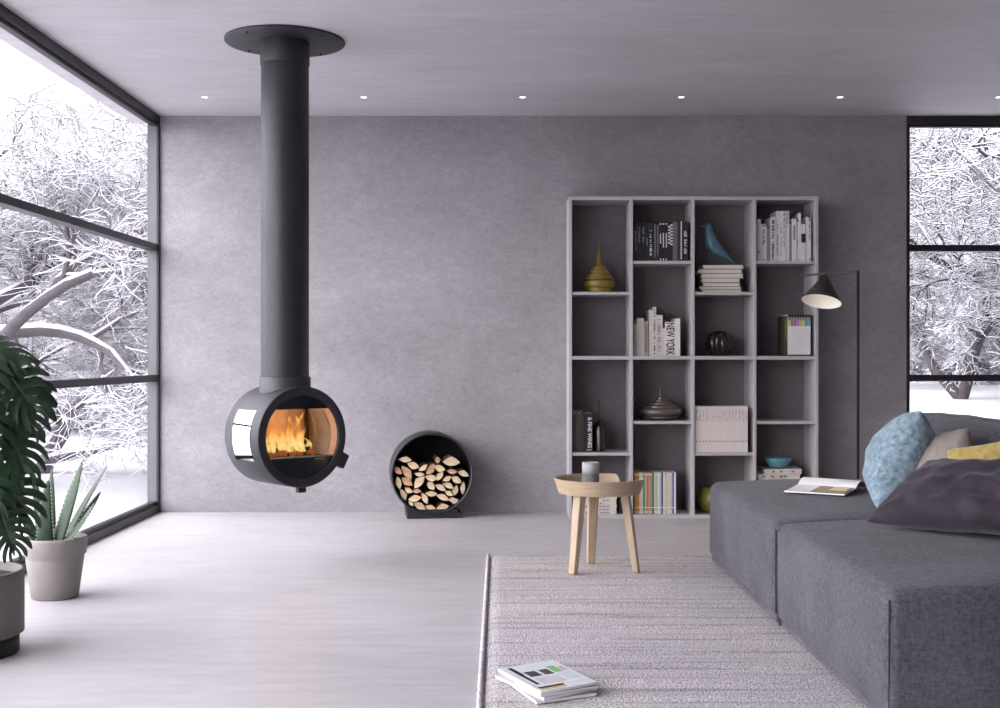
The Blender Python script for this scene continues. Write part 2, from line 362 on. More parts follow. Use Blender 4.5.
def rbox(hx, hy, hz, r, inner=6, edge=4, fn=None):
    """rounded box centred on the origin; fn(point, n) may push a point about"""
    mb = MB()
    def axis(h):
        e = [h - r + r * math.tan(PI / 4 * (i / edge)) for i in range(edge + 1)]
        inn = [-(h - r) + 2 * (h - r) * i / inner for i in range(inner + 1)]
        return [-x for x in e[::-1]] + inn[1:-1] + e
    A = [axis(hx), axis(hy), axis(hz)]; H = (hx, hy, hz); idx = {}
    def vert(p):
        k = tuple(round(c, 5) for c in p)
        if k in idx: return idx[k]
        c = Vector([max(-(H[i] - r), min(H[i] - r, p[i])) for i in range(3)]); d = Vector(p) - c
        q = c + d.normalized() * r; 
        if fn: q = fn(q)
        idx[k] = len(mb.v); mb.v.append(q); return idx[k]
    for ax in range(3):
        u, w = [(1, 2), (2, 0), (0, 1)][ax]
        for sgn in (-1, 1):
            for i in range(len(A[u]) - 1):
                for j in range(len(A[w]) - 1):
                    q = []
                    for (a, b) in ((i, j), (i+1, j), (i+1, j+1), (i, j+1)):
                        p = [0, 0, 0]; p[ax] = sgn * H[ax]; p[u] = A[u][a]; p[w] = A[w][b]; q.append(vert(p))
                    if sgn < 0: q = q[::-1]
                    mb.f.append(q); mb.m.append(0); mb.sm.append(True)
    return mb

def copy_tree(o, loc=None, rot=None, label=None, parent=None):
    c = o.copy(); C.objects.link(c)
    if parent: c.parent = parent
    if loc is not None: c.location = loc
    if rot is not None: c.rotation_euler = rot
    if label: c['label'] = label
    for ch in list(o.children): copy_tree(ch, parent=c)
    return c

# ------------------------------------------------------------------ the room
struct('floor', B((XL - 0.06, YF - .2, -0.2), (XR + .2, YW + .2, 0)), M['floor'], 'pale grey polished concrete floor')
struct('ceiling', B((XL - 0.25, YF - .2, CH), (XR + .2, YW + .25, CH + 0.3)), M['ceiling'], 'light grey board marked concrete ceiling')
WR = WX(906.5, YW)       # right end of the solid back wall
struct('wall_back', B((XL - 0.06, YW, -0.2), (WR, YW + .2, CH)), M['wall'], 'mottled grey microcement wall behind the stove and bookcase')
struct('wall_right', B((XR, YF, -0.2), (XR + .2, YW + .2, CH)), M['plain'], 'plain grey side wall')
struct('wall_front', B((XL - 0.06, YF - .2, -0.2), (XR + .2, YF, CH)), M['plain'], 'plain grey wall opposite the stove wall')

ZT = [1.733, 0.88]   # transom heights
fw = 0.05
def glazing(name, label, p0, p1, nrm, posts, kind_loc):
    """window frame between ground points p0 and p1; nrm points into the room"""
    d = (Vector(p1) - Vector(p0)); L = d.length; d.normalize(); n = Vector(nrm)
    T = Matrix((( d.x, -n.x, 0, p0[0]), (d.y, -n.y, 0, p0[1]), (0, 0, 1, 0), (0, 0, 0, 1)))
    fr = MB()
    dp = 0.075
    fr.box((0, 0, 0.0), (L, dp, fw), 0, T); fr.box((0, 0, CH - fw), (L, dp, CH), 0, T)
    fr.box((0, 0.018, fw), (L, dp - 0.018, fw + 0.022), 0, T); fr.box((0, 0.018, CH - fw - 0.02), (L, dp - 0.018, CH - fw), 0, T)
    lin = MB()
    for x in posts: fr.box((x - fw / 2 if 0 < x < L else (0 if x == 0 else L - fw * .45), 0, fw), ((x + fw / 2) if 0 < x < L else (fw * .45 if x == 0 else L), .016, CH - fw), 0, T); lin.box((x - fw / 2 + .002 if 0 < x < L else (0 if x == 0 else L - fw * .43), .016, fw), ((x + fw / 2 - .002) if 0 < x < L else (fw * .43 if x == 0 else L), dp, CH - fw), 0, T)
    for z in ZT: fr.box((0, 0.004, z - 0.021), (L, dp, z + 0.021), 0, T)
    for z in (fw, CH - fw - .012): lin.box((0, .03, z), (L, .036, z + .012), 0, T)
    f = struct(name, fr, M['frame'], label, bevel=0.002)
    struct('window_lining', lin, M['lining'], parent=f)
    g = MB(); g.box((0.01, 0.036, 0.03), (L - 0.01, 0.042, CH - 0.03), 0, T)
    struct('window_pane', g, M['glass'], parent=f)
    return f
glazing('window_1', 'floor to ceiling glass wall in a dark frame overlooking snowy trees', (XL, YF, 0), (XL, YW, 0), (1, 0, 0), [0, 1.9, 4.9, YW - YF], 0)
glazing('window_2', 'tall dark framed window beside the bookcase wall', (WR, YW, 0), (XR, YW, 0), (0, -1, 0), [0, XR - WR], 0)

# downlights in the ceiling
dl = None
names = ['recessed ceiling spot above the window wall side, between glass wall and stove pipe', 'recessed ceiling spot just past the stove pipe', 'recessed ceiling spot above the log holder and blank wall',
         'recessed ceiling spot above the second bookcase column from the window side', 'recessed ceiling spot above the arc between bookcase and floor lamp', 'recessed ceiling spot in front of the tall far window']
for i in range(6):
    X = -1.794 + 0.9655 * i
    if dl is None:
        dl = thing('ceiling_spotlight', names[0], 'ceiling light', (X, 7.34, CH), 0, 'recessed ceiling spots')
        m = MB(); m.lathe([(0.023, 0), (0.023, -0.003), (0.019, -0.004), (0.019, 0)], 24, cap=False); m.obj('trim_ring', M['trim_white'], dl)
        m = MB(); m.lathe([(0.0, -0.0025), (0.0192, -0.0025)], 24, cap=False); m.obj('lens', M['spot'], dl)
    else: copy_tree(dl, (X, 7.34, CH), None, names[i])
for i in range(6):
    l = bpy.data.lights.new('spot', 'SPOT'); l.energy = 3.0; l.spot_size = R(85); l.spot_blend = 1; l.color = (1, 0.86, 0.70); l.shadow_soft_size = 0.03
    lo = bpy.data.objects.new('spot_light', l); C.objects.link(lo); lo.location = (-1.794 + 0.9655 * i, 7.34, CH - 0.02)

# ------------------------------------------------------------------ hanging stove
SX, SY = -1.074, 6.03
SZ = 0.628
st = thing('suspended_wood_stove', 'round charcoal wood stove with a lit fire, hanging from the ceiling on its flue pipe', 'stove', (SX, SY, SZ), R(40))
HL = 0.175; RO = 0.2475
prof = [(0.19, -HL), (RO - 0.03, -HL), (RO - 0.010, -HL + 0.010), (RO, -HL + 0.03), (RO, HL - 0.006), (RO - 0.004, HL)]
prof = [(r, y - .016 if y < 0 else y) for r, y in prof]
m = MB(); m.lathe(prof + [(0.207, HL), (0.205, HL - 0.015)], 96, T=ROTX, cap=False)
m.lathe([(0.0, -HL - .016), (0.19, -HL - .016)], 96, T=ROTX, cap=False)
drum = m.obj('drum', M['stove'], st)
m = MB(); m.lathe([(RO - 0.003, HL + 0.0005), (0.206, HL + 0.0025), (0.203, HL - 0.004), (0.203, HL - 0.014)], 96, T=ROTX, cap=False)
door = m.obj('door_ring', M['stove_face'], st)
# black glass with a window band
ZB, ZTP, RG = -0.098, 0.137, 0.204
yg = -(HL - 0.012)
def segment(z_from, z_to, y, n=40):
    mb = MB(); vs = []; fs = []
    for i in range(n + 1):
        z = z_from + (z_to - z_from) * (0.5 - 0.5 * math.cos(PI * i / n)); w = math.sqrt(max(RG * RG - z * z, 0)); vs += [(-w, y, z), (w, y, z)]
    for i in range(n): fs.append((2*i, 2*i+1, 2*i+3, 2*i+2))
    mb.add(vs, fs); return mb
dm = segment(ZTP, RG, yg); b2 = segment(-RG, ZB, yg)
# inward lips around the window band so that the black panel has depth
wt = math.sqrt(RG**2 - ZTP**2); wb = math.sqrt(RG**2 - ZB**2)
dm.quad((-wt, yg, ZTP), (wt, yg, ZTP), (wt, yg + .012, ZTP), (-wt, yg + .012, ZTP)); b2.quad((-wb, yg, ZB), (wb, yg, ZB), (wb, yg + .012, ZB), (-wb, yg + .012, ZB))
dm.obj('upper_black_glass', M['black_glass'], st); b2.obj('lower_black_glass', M['black_glass'], st)
segment(ZB, ZTP, yg + 0.002).obj('door_glass', M['stove_glass'], st)
m = MB(); m.box((-wb + .004, yg - 0.004, ZB - 0.003), (wb - .004, yg + 0.004, ZB + 0.004)); m.obj('sill_trim', M['grey_trim'], st)
# firebox
m = MB(); yb = 0.10
n = 64; vs = []; fs = []
for i in range(n):
    a = 2 * PI * i / n; vs += [(0.2035 * math.cos(a), yg + 0.003, 0.2035 * math.sin(a)), (0.2035 * math.cos(a), yb, 0.2035 * math.sin(a))]
for i in range(n):
    k = (i + 1) % n; fs.append((2*i, 2*k, 2*k+1, 2*i+1))
m.add(vs, fs, 0, True); 
fb = m.obj('firebox', M['vermiculite'], st)
m = MB(); m.lathe([(0, -yb), (0.2035, -yb)], 64, T=ROTX, cap=False)
for x in (-0.07, 0.07): m.box((x - 0.001, yb - 0.004, ZB), (x + .001, yb, ZTP), 0)
m.obj('back_lining', M['vermiculite'], fb)
m = MB(); m.box((-0.17, yg + 0.02, ZB - 0.012), (0.17, yb, ZB - 0.002)); m.obj('grate', M['char'], fb)
m = MB(); m.box((-0.15, yg + 0.035, ZTP + 0.005), (0.15, yb, ZTP + 0.013)); m.obj('baffle', M['vermiculite'], fb)
m = MB()
for (x, y) in ((0.150, 0.050),): m.tube([(x, y, ZB), (x + .006, y, 0.02), (x - .004, y, ZTP)], 0.012, 8)
m.obj('side_post', M['char'], fb)
m = MB()
for i in range(9):
    z0 = ZB + (ZTP - ZB) * (i / 9.0); z1 = ZB + (ZTP - ZB) * ((i + 1) / 9.0)
    r = 0.200
    w0 = math.sqrt(r*r - z0*z0); w1 = math.sqrt(r*r - z1*z1)
    m.quad((w0, -0.10, z0), (w0, 0.03, z0), (w1, 0.03, z1), (w1, -0.10, z1))
m.obj('inner_side_glass', mat('sooty side glass', (0.24, 0.235, 0.25), 0.4, var=0.1, scale=12), fb)
# burning logs, embers, flames
for k, (a, b_, r) in enumerate([((-.15, -.03, ZB + .020), (.10, .02, ZB + .026), .021), ((-.12, .05, ZB + .018), (.13, -.02, ZB + .022), .019), ((-.11, -.02, ZB + .05), (.05, .035, ZB + .058), .018)]):
    m = MB(); pts = [Vector(a).lerp(Vector(b_), t / 6) + Vector((0, 0, rnd.uniform(-.003, .003))) for t in range(7)]
    m.tube(pts, [r * rnd.uniform(.85, 1.1) for _ in pts], 9); m.obj('burning_log', M['char'], st)
m = MB()
for k in range(130):
    x = rnd.uniform(-.155, .14); y = rnd.uniform(-.09, .08); s = rnd.uniform(.005, .012)
    T = Matrix.Translation((x, y, ZB + .004 + rnd.uniform(0, .014))) @ Euler((rnd.uniform(0, 3), rnd.uniform(0, 3), rnd.uniform(0, 3))).to_matrix().to_4x4()
    m.box((-s, -s * .7, -s * .6), (s, s * .7, s * .6), 0, T)
eb = m.obj('ember_bed', M['ember'], st); eb['kind'] = 'stuff'
fr_ = random.Random(21)
for k in range(22):
    x0 = -0.160 + 0.275 * (k / 21.0) + fr_.uniform(-.016, .016); y0 = fr_.uniform(-.06, .06)
    h = fr_.uniform(.06, .235) * (1 - 0.40 * max(0, (x0 - .06) / .06)) ; w = fr_.uniform(.009, .022)
    h = min(h, 0.22)
    ph = fr_.uniform(0, 6); lean = fr_.uniform(-.3, .3); vs = []; fs = []; n = 10; J = 16
    for j in range(J + 1):
        t = j / J; rr = w * (math.sin(PI * min(1, t * 0.75 + 0.22)) ** 0.8) * (1 - t) ** 0.55 * 1.5 * (1 + .25 * math.sin(9 * t + ph))
        cx = lean * 1.6 * h * t * t + 0.020 * math.sin(7 * t + ph) * t; cy = 0.01 * math.cos(6 * t + ph) * t
        for i in range(n):
            a = 2 * PI * i / n + t * 1.5; vs.append((cx + rr * math.cos(a), cy + rr * .6 * math.sin(a), t * h))
    for j in range(J):
        for i in range(n):
            q = (i + 1) % n; fs.append((j*n+i, j*n+q, (j+1)*n+q, (j+1)*n+i))
    m = MB(); m.add(vs, fs, 0, True); m.obj('flame', M['flame'], st, (x0, y0, ZB + 0.015))
fl = bpy.data.lights.new('fire', 'POINT'); fl.energy = 1.5; fl.color = (1, 0.50, 0.20); fl.shadow_soft_size = 0.04
fo = bpy.data.objects.new('fire_light', fl); C.objects.link(fo); fo.parent = st; fo.location = (-0.02, -0.07, 0.06)
# mirrored side glass with dark border
def side_panel(x_sign, a0, a1, y0, y1, r, inset=0.0):
    mb = MB(); vs = []; fs = []; n = 24
    for i in range(n + 1):
        a = a0 + (a1 - a0) * i / n
        for y in (y0, y1): vs.append((x_sign * r * math.cos(a), y, r * math.sin(a)))
    for i in range(n): fs.append((2*i, 2*i+1, 2*i+3, 2*i+2))
    mb.add(vs, fs, 0, True); return mb
for sgn in (-1, 1):
    fr = side_panel(sgn, R(-28), R(33), -0.100, 0.092, RO + 0.0012).obj('side_glass_border', M['black_glass'], st)
    side_panel(sgn, R(-26.5), R(31.5), -0.096, 0.078, RO + 0.0024).obj('side_glass', M['mirror'], fr)
# handle, air control, mark
T = Matrix.Rotation(R(28.6), 4, 'Y')
m = MB(); m.box((0.238, -HL + .002, -0.037), (0.288, -HL + 0.045, 0.037), 0, T); m.obj('door_handle', M['black'], st, bevel=0.003)
m = MB(); m.box((-0.014, -HL + .02, -0.274), (0.030, -HL + 0.05, -0.240)); m.obj('air_control', M['black'], st, bevel=0.003)
m = MB(); m.box((0.075, yg - .0015, -0.1135), (0.128, yg - .0005, -0.108)); m.box((0.075, yg - .0015, -0.108), (0.081, yg - .0005, -0.1055)); m.obj('door_mark', M['grey_trim'], st)
# flue (world upright): pipe parts
def flue(name, prof, mt, n=96):
    mb = MB(); mb.lathe(prof, n, cap=False); o = mb.obj(name, mt, st); return o
zt = CH - SZ
flue('lower_collar', [(0.1275, 0.20), (0.1275, 0.290), (0.124, 0.293)], M['stove'])
flue('flue_pipe', [(0.1185, 0.285), (0.1185, zt - 0.05)], M['perf'])
flue('upper_collar', [(0.1215, zt - 0.125), (0.1225, zt - 0.123), (0.1225, zt - 0.012)], M['stove_face'])
fl_ = flue('ceiling_plate', [(0.12, zt - 0.013), (0.294, zt - 0.013), (0.297, zt - 0.010), (0.297, zt - 0.001)], M['stove_face'])
for a in (35, 125, 215, 305):
    m = MB(); m.lathe([(0.006, 0), (0.006, -0.006), (0, -0.007)], 12); m.obj('screw', M['black'], fl_, (0.255 * math.cos(R(a - 20)), 0.255 * math.sin(R(a - 20)), zt - 0.013))

# ------------------------------------------------------------------ round log holder
LY = 7.60; LR = 0.258
lx = WX(432.3, LY); HT = R(8); lz = WZ(474.0, LY)
lh = thing('round_log_holder', 'round black steel log holder on a small plinth, standing against the wall', 'log holder', (lx, LY, 0), HT)
m = MB()
m.lathe([(LR - 0.004, 0.0), (LR, 0.004), (LR, 0.27), (0.0, 0.27)], 96, T=Matrix.Translation((0, 0, lz)) @ Matrix.Rotation(-PI / 2, 4, 'X'), cap=False)
m.lathe([(LR - 0.004, 0.0), (LR - 0.012, 0.001), (LR - 0.013, 0.01), (LR - 0.013, 0.262), (0, 0.262)], 96, T=Matrix.Translation((0, 0, lz)) @ Matrix.Rotation(-PI / 2, 4, 'X'), cap=False)
m.obj('drum', M['holder'], lh)
m = MB(); m.box((-0.158, .004, 0.0), (0.190, .25, 0.035)); m.box((-0.16, .01, 0.035), (0.16, .24, 0.056)); m.obj('plinth', M['holder'], lh, bevel=0.002)
logs = [(208,293,38,18,5),(255,327,36,22,20),(313,340,30,18,-35),(163,355,30,22,50),(215,370,48,28,55),(292,378,30,15,5),(358,350,38,22,-50),(412,342,34,24,20),(480,308,50,32,2),
 (485,362,30,16,5),(550,378,35,22,20),(152,435,38,20,80),(218,423,38,22,35),(292,427,44,28,-50),(362,400,36,22,10),(412,392,30,20,-50),(455,405,28,17,-25),(510,412,32,20,30),
 (228,473,26,18,30),(276,480,26,16,0),(360,447,30,20,50),(415,460,36,22,30),(462,448,34,20,25),(503,475,32,18,-75),(550,460,38,17,-85),(188,505,36,20,65),(265,522,38,20,-10),(322,522,36,20,65),
 (362,494,36,17,5),(430,517,40,20,22),(466,492,26,16,30),(492,534,32,15,10),(288,581,40,22,30),(360,588,36,20,25),(430,577,36,22,-10),(400,296,20,16,90),(520,560,22,12,-35),(236,560,20,11,50)]
lr = random.Random(5)
for k, (cx, cy, a, b_, ang) in enumerate(logs):
    px = 370 + cx / 5.9; py = 410 + cy / 5.9; Y0 = LY + 0.012 + lr.uniform(0, .02) + (0.03 if k == 35 else 0)
    Y0 += (WX(px, LY) - lx) * math.tan(HT); X = WX(px, Y0); Z = WZ(py, Y0); s = Y0 / F / 5.9; a *= s * 1.04; b_ *= s * 1.04; th = -R(ang)
    pts = []; q = 6; flip = lr.choice((1, -1)); k1 = lr.uniform(.55, .95)
    for i in range(q + 1):
        t = -1 + 2 * i / q; pts.append((a * t, flip * b_ * (1 - t * t) * k1))
    for (t, w) in ((0.55, .62), (lr.uniform(-.2, .2), 1.0), (-0.5, .66)): pts.append((a * t, -flip * b_ * w))
    pts = [(x * math.cos(th) - z * math.sin(th), x * math.sin(th) + z * math.cos(th)) for x, z in pts]
    # keep inside the drum
    dxc, dzc = X - lx, Z - lz; rm = max(math.hypot(dxc + x, dzc + z) for x, z in pts)
    if rm > LR - .018:
        f = (LR - .018 - rm); d = math.hypot(dxc, dzc); X += dxc / d * f; Z += dzc / d * f
    if sum(pts[i][0] * pts[(i+1) % len(pts)][1] - pts[(i+1) % len(pts)][0] * pts[i][1] for i in range(len(pts))) < 0: pts = pts[::-1]
    n = len(pts); L = lr.uniform(.19, .225)
    mb = MB(); vs = [(x, 0, z) for x, z in pts] + [(x * .97, L, z * .97) for x, z in pts]
    mb.add(vs, [tuple(range(n))], 0); mb.add(vs, [tuple(range(n, 2*n))[::-1]] + [(i, n + i, n + (i+1) % n, (i+1) % n) for i in range(n)], 1)
    o = mb.obj('split_log', [M['log_end_red'] if k in (3, 4, 6, 12, 35, 9, 19) else M['log_end'], M['log_bark']], None, (X, Y0, Z))
    o.rotation_euler = (0, 0, HT)
    tag(o, 'pale split firewood log lying in the round black log holder', 'firewood', 'split logs in the round holder')

# ------------------------------------------------------------------ bookcase
BF = 7.615; BB = 7.915
bc = thing('bookcase', 'tall light grey open bookcase of four staggered columns against the wall', 'bookcase', (0, 0, 0))
xs = [(569.0, 572.0), (630.2, 633.0), (691.9, 694.7), (753.6, 756.4), (815.4, 818.4)]
cols = []
for i, (a, b_) in enumerate(xs):
    m = B((WX(a, BF), BF, 0), (WX(b_, BF), BB, 2.031)); m.obj('side_panel' if i in (0, 4) else 'divider', M['shelf'], bc, bevel=0.0012)
for i in range(4): cols.append((WX(xs[i][1], BF), WX(xs[i+1][0], BF)))
x0, x1 = WX(xs[0][1], BF), WX(xs[4][0], BF)
for nm, z0, z1 in (('top_panel', 2.009, 2.031), ('middle_board', 1.001, 1.024), ('bottom_board', 0.0, 0.022)):
    for i in range(4):
        B((cols[i][0], BF + .001, z0), (cols[i][1], BB, z1)).obj(nm, M['shelf'], bc, bevel=0.001)
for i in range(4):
    B((cols[i][0], BB - .006, .022), (cols[i][1], BB - .001, 2.009)).obj('cell_shade_sheet', M['back'], bc)  # dark sheets added behind the open cells to deepen their shade
Z1, Z2, ZM, Z3, Z4, Z5 = 1.6256, 1.4296, 1.0246, 0.6136, 0.4146, 0.0226
for i, zz in ((0, Z2), (0, Z4), (1, Z1), (1, Z3), (2, Z2), (2, Z4), (3, Z1), (3, Z3)):
    zz -= .0006
    B((cols[i][0], BF + .006, zz - .019), (cols[i][1], BB, zz)).obj('shelf', M['shelf'], bc, bevel=0.001)

# --- books
def bars(mb, x, y, z0, z1, w, seed, step=0.006, mi=0, gap=0.3):
    """tiny lettering-like strokes running down a spine"""
    q = random.Random(seed); z = z1
    while z > z0:
        h = step * q.uniform(.5, .9)
        if q.random() > gap:
            mb.box((x - w / 2, y - .0006, z - h), (x + w / 2 * q.choice((1, 1, .3)), y, z), mi)
            if q.random() > .5: mb.box((x - w / 2, y - .0006, z - step * .95), (x - w / 4, y, z), mi)
        z -= step
def text_obj(txt, size, mt, parent, loc, rot, xscale=1.0, name='spine_lettering', bold=0.0):
    cu = bpy.data.curves.new(name, 'FONT'); cu.body = txt; cu.size = size; cu.extrude = 0.0003; cu.offset = bold; cu.align_x = 'CENTER'; cu.align_y = 'CENTER'
    t = bpy.data.objects.new(name + '_src', cu); C.objects.link(t); bpy.context.view_layer.update()
    me = bpy.data.meshes.new_from_object(t.evaluated_get(bpy.context.evaluated_depsgraph_get()))
    bpy.data.objects.remove(t); me.materials.clear(); me.materials.append(mt)
    o = bpy.data.objects.new(name, me); C.objects.link(o); o.parent = parent; o.location = loc; o.rotation_euler = rot; o.scale = (xscale, 1, 1)
    return o
def book(name, x0, x1, Y, z, h, d, col, label, group, deco=None, seed=0, cat='book', pages=True, rough=0.5):
    """upright book: spine towards the room; origin at the bottom middle of the spine"""
    w = x1 - x0; mt = cmat(col, rough); m = MB(); c = min(0.0018, w * .15)
    m.box((-w/2, 0, 0), (w/2, c, h)); m.box((-w/2, c, 0), (-w/2 + c, d, h)); m.box((w/2 - c, c, 0), (w/2, d, h))
    o = m.obj(name, mt, None, ((x0 + x1) / 2, Y, z)); tag(o, label, cat, group)
    if pages: B((-w/2 + c, c, .002), (w/2 - c, d - .003, h - .002)).obj('pages', M['pages'], o)
    if deco:
        kind, ink = deco[0], deco[1]; m = MB()
        if kind == 'text': bars(m, 0, 0, h * deco[2], h * deco[3], w * .5, seed)
        elif kind == 'line': m.box((-w * .2, -.0006, h * deco[2]), (w * .2, 0, h * deco[3]))
        elif kind == 'band': m.box((-w/2, -.0005, h * deco[2]), (w/2, 0, h * deco[3]))
        elif kind == 'check':
            s = w / 3
            for j in range(int(h * .55 / s)):
                m.box((-s * 1.4 if j % 2 else 0, -.0006, h * .94 - (j+1) * s), (0 if j % 2 else s * 1.4, 0, h * .94 - j * s))
        m.obj('spine_lettering', ink, o)
        if len(deco) > 4:
            m = MB(); m.box((-w * .3, -.0006, h * .93), (w * .3, 0, h * .97)); m.box((-w * .2, -.0006, h * .02), (w * .2, 0, h * .07)); m.obj('spine_mark', deco[4], o)
    return o
WI, GI, KI = M['white_ink'], M['grey_ink'], M['ink']
# row of black books
g = 'black books on the upper shelf'
blk = [(634.2,637.4,223,('text',GI,.3,.8)),(637.6,641.2,223,('text',GI,.5,.9)),(641.4,645.4,223,('text',GI,.5,.9)),(645.6,648.4,222,('line',GI,.4,.6)),(648.6,653.2,224,('text',WI,.15,.88)),(653.4,656.4,222,('line',GI,.1,.95)),
       (656.6,659.0,222,('line',GI,.15,.92)),(659.2,661.8,222,('line',WI,.45,.7,WI)),(662.0,664.8,222,('line',WI,.35,.72,WI)),(665.0,667.6,222,('line',WI,.35,.72,WI)),(668.0,672.8,222,('check',WI)),(673.0,677.0,222,None),(677.2,679.6,222,None),(679.8,682.6,220,('line',WI,.05,.97)),(682.8,688.2,221,('text',WI,.2,.75))]
for k, (a, b_, yt, deco) in enumerate(blk):
    Y = 7.66 + (k * 7 % 4) * .002; lab = 'black book with faint spine lettering in the black row on the upper shelf'; col = (0.012, 0.011, 0.013)
    if k == 10: lab = 'black book with a white checkered spine in the black row on the upper shelf'
    if k == 11: lab = 'mid grey book among the black books on the upper shelf'; col = (0.14, 0.13, 0.14)
    if k == 12: lab = 'dark grey thin book beside the mid grey one in the black row'; col = (0.05, 0.045, 0.05)
    if k == 13: lab = 'thin black book with a full height white line down its spine'
    if k == 4: lab = 'black book with bold white lettering down most of its spine, upper shelf'
    if k == 14: lab = 'last thick black book of the row, against the bookcase divider, with white capitals'
    book('black_book', WX(a, Y), WX(b_, Y), Y, Z1, WZ(yt, Y) - Z1, .19, col, lab, g, deco, k)
# white books, top of the fourth column
g = 'white books on the upper shelf'
wht = [(757.2,761.0,219,('line',GI,.2,.25),0),(761.2,766.6,224,('text',GI,.45,.85,GI),0),(766.9,770.2,228,None,1),(770.6,776.0,217,('text',KI,.05,.93),0),(776.2,779.4,211,('text',GI,.1,.75),0),(779.6,782.6,211,('text',GI,.1,.75),0),(782.8,785.6,211,('text',GI,.3,.95),0),
       (785.8,789.2,211,('text',GI,.7,.95),0),(789.4,791.8,224,None,1),(792.0,796.4,219,('line',GI,.5,.85),0),(796.6,798.6,222,('text',GI,.4,.55),0),(798.8,801.0,213,('line',GI,.02,.05),0),(801.3,805.4,224,('band',KI,.50,.74),0),(805.6,808.2,217,None,0),(808.4,811.0,218,('text',KI,.45,.9,KI),0)]
for k, (a, b_, yt, deco, dk) in enumerate(wht):
    Y = 7.66 + (k * 5 % 3) * .003; lab = 'white book with fine grey spine print in the white row on the upper shelf'; col = (.68, .66, .68)
    if dk: lab = ('grey spined book between white ones, third from the divider', 'grey spined book beside the tall white volumes, upper shelf')[k > 4]; col = (.25, .24, .26)
    if k == 3: lab = 'white book with large black capitals down its spine, beside the tallest volumes'
    if k in (4, 5, 6, 7): lab = 'tall white volume of a matching set of four on the upper shelf'
    if k == 12: lab = 'white book with a black block on its spine'
    if k == 14: lab = 'last white book of the row with black print, nearest the bookcase side'
    if k == 11: lab = 'thinnest and tallest single white book standing above its neighbours'
    book('white_book', WX(a, Y), WX(b_, Y), Y, Z1, WZ(yt, Y) - Z1, .18, col, lab, g, deco, 50 + k)
# cream books with the NEW YORK volume
g = 'cream books on the middle board'
crm = [(633.6,636.4,324,(0.63,0.57,0.54),'short off-white book at the divider end of the cream row',('text',GI,.4,.8)),(636.6,643.8,318,(0.64,0.60,0.53),'thick pale beige book in the cream row on the middle board',None),(644.0,648.2,321,(.50,.38,.31),'pinkish tan book in the cream row',('line',GI,.1,.9)),
       (649.0,652.8,310,(0.67,0.62,0.55),'tall off-white book, taller of the cream row',None),(653.0,656.2,307,(0.71,0.68,0.62),'tallest white book with black lettering in the cream row',('text',KI,.03,.97)),(656.4,662.6,315,(0.64,0.57,0.53),'broad cream book with small print next to the tallest white one',('text',GI,.1,.9)),(662.8,665.0,328,(0.69,0.64,0.57),'short thin cream book beside the NEW YORK book',None)]
for k, (a, b_, yt, col, lab, deco) in enumerate(crm):
    Y = 7.68; book('cream_book', WX(a, Y), WX(b_, Y), Y, ZM, WZ(yt, Y) - ZM, .17, col, lab, g, deco, 90 + k)
Y = 7.68; o = book('city_guide_book', WX(665.2, Y), WX(674.6, Y), Y, ZM, WZ(322, Y) - ZM, .18, (.72, .68, .64), 'thick white book lettered NEW YORK in black capitals down its spine', g)
text_obj('NEW YORK', .072, KI, o, (0, -.0008, (WZ(322, Y) - ZM) * .50), (R(90), R(90), 0), .54, bold=.0012)
book('cream_book', WX(674.8, Y), WX(680.2, Y), Y, ZM, WZ(318.5, Y) - ZM, .18, (.70, .66, .64), 'plain white book standing last, past the NEW YORK book', g, None)
# dark books, first column
g = 'dark books on the lower shelf'
drk = [(572.4,577.0,411,(.045,.04,.038),'dark grey book at the side panel end of the lower shelf',('line',GI,.93,.98)),(577.2,580.6,411,(.065,.05,.035),'brownish dark book with pale top, second on the lower shelf',('line',GI,.93,.98)),(580.8,583.2,411,(.04,.035,.03),'thin dark brown book beside the lettered wine book',None)]
for k, (a, b_, yt, col, lab, deco) in enumerate(drk):
    Y = 7.66; book('dark_book', WX(a, Y), WX(b_, Y), Y, Z4, WZ(yt, Y) - Z4, .19, col, lab, g, deco, 120 + k)
Y = 7.66; hh = WZ(413.5, Y) - Z4
o = book('wine_book', WX(583.4, Y), WX(592.6, Y), Y, Z4, hh, .19, (.012, .011, .012), 'black book lettered FINE WINES in white down its spine', g)
text_obj('& FINE WINES |', .034, WI, o, (.010, -.0008, hh * .47), (R(90), R(90), 0), .92, bold=.0006)
# magazines, bottom of the second column
g = 'colourful magazine spines on the bottom board'
cs = [((.30,.30,.05),'olive'),((.42,.30,.03),'mustard'),((.55,.22,.05),'orange'),((.62,.50,.42),'pale peach'),((.60,.55,.42),'cream'),((.05,.24,.17),'teal green'),((.45,.42,.22),'sand yellow'),((.50,.13,.04),'brick red'),((.42,.27,.22),'dusty pink'),((.30,.26,.17),'khaki'),((.05,.14,.20),'petrol blue'),((.52,.50,.20),'lime yellow'),((.32,.48,.28),'light green'),((.60,.58,.60),'white'),
      ((.40,.38,.55),'lilac'),((.10,.10,.11),'charcoal'),((.62,.60,.45),'pale cream'),((.50,.46,.48),'light grey'),((.55,.48,.52),'greyish pink'),((.62,.58,.30),'soft yellow'),((.50,.44,.50),'mauve'),((.14,.14,.32),'navy blue'),((.66,.66,.70),'bright white')]
n = len(cs); px0, px1 = 634.0, 676.0
for k, (c_, nm) in enumerate(cs):
    Y = 7.655; a = px0 + (px1 - px0) * k / n; b_ = px0 + (px1 - px0) * (k + 1) / n - .12
    book('magazine', WX(a, Y), WX(b_, Y), Y, Z5, WZ(472.5, Y) - Z5, .2, c_, '%s spined magazine in the colourful row on the bottom board' % nm, g, ('band', WI, .145, .16, KI if k in (10, 15, 17, 21) else WI), k, 'magazine', pages=True)
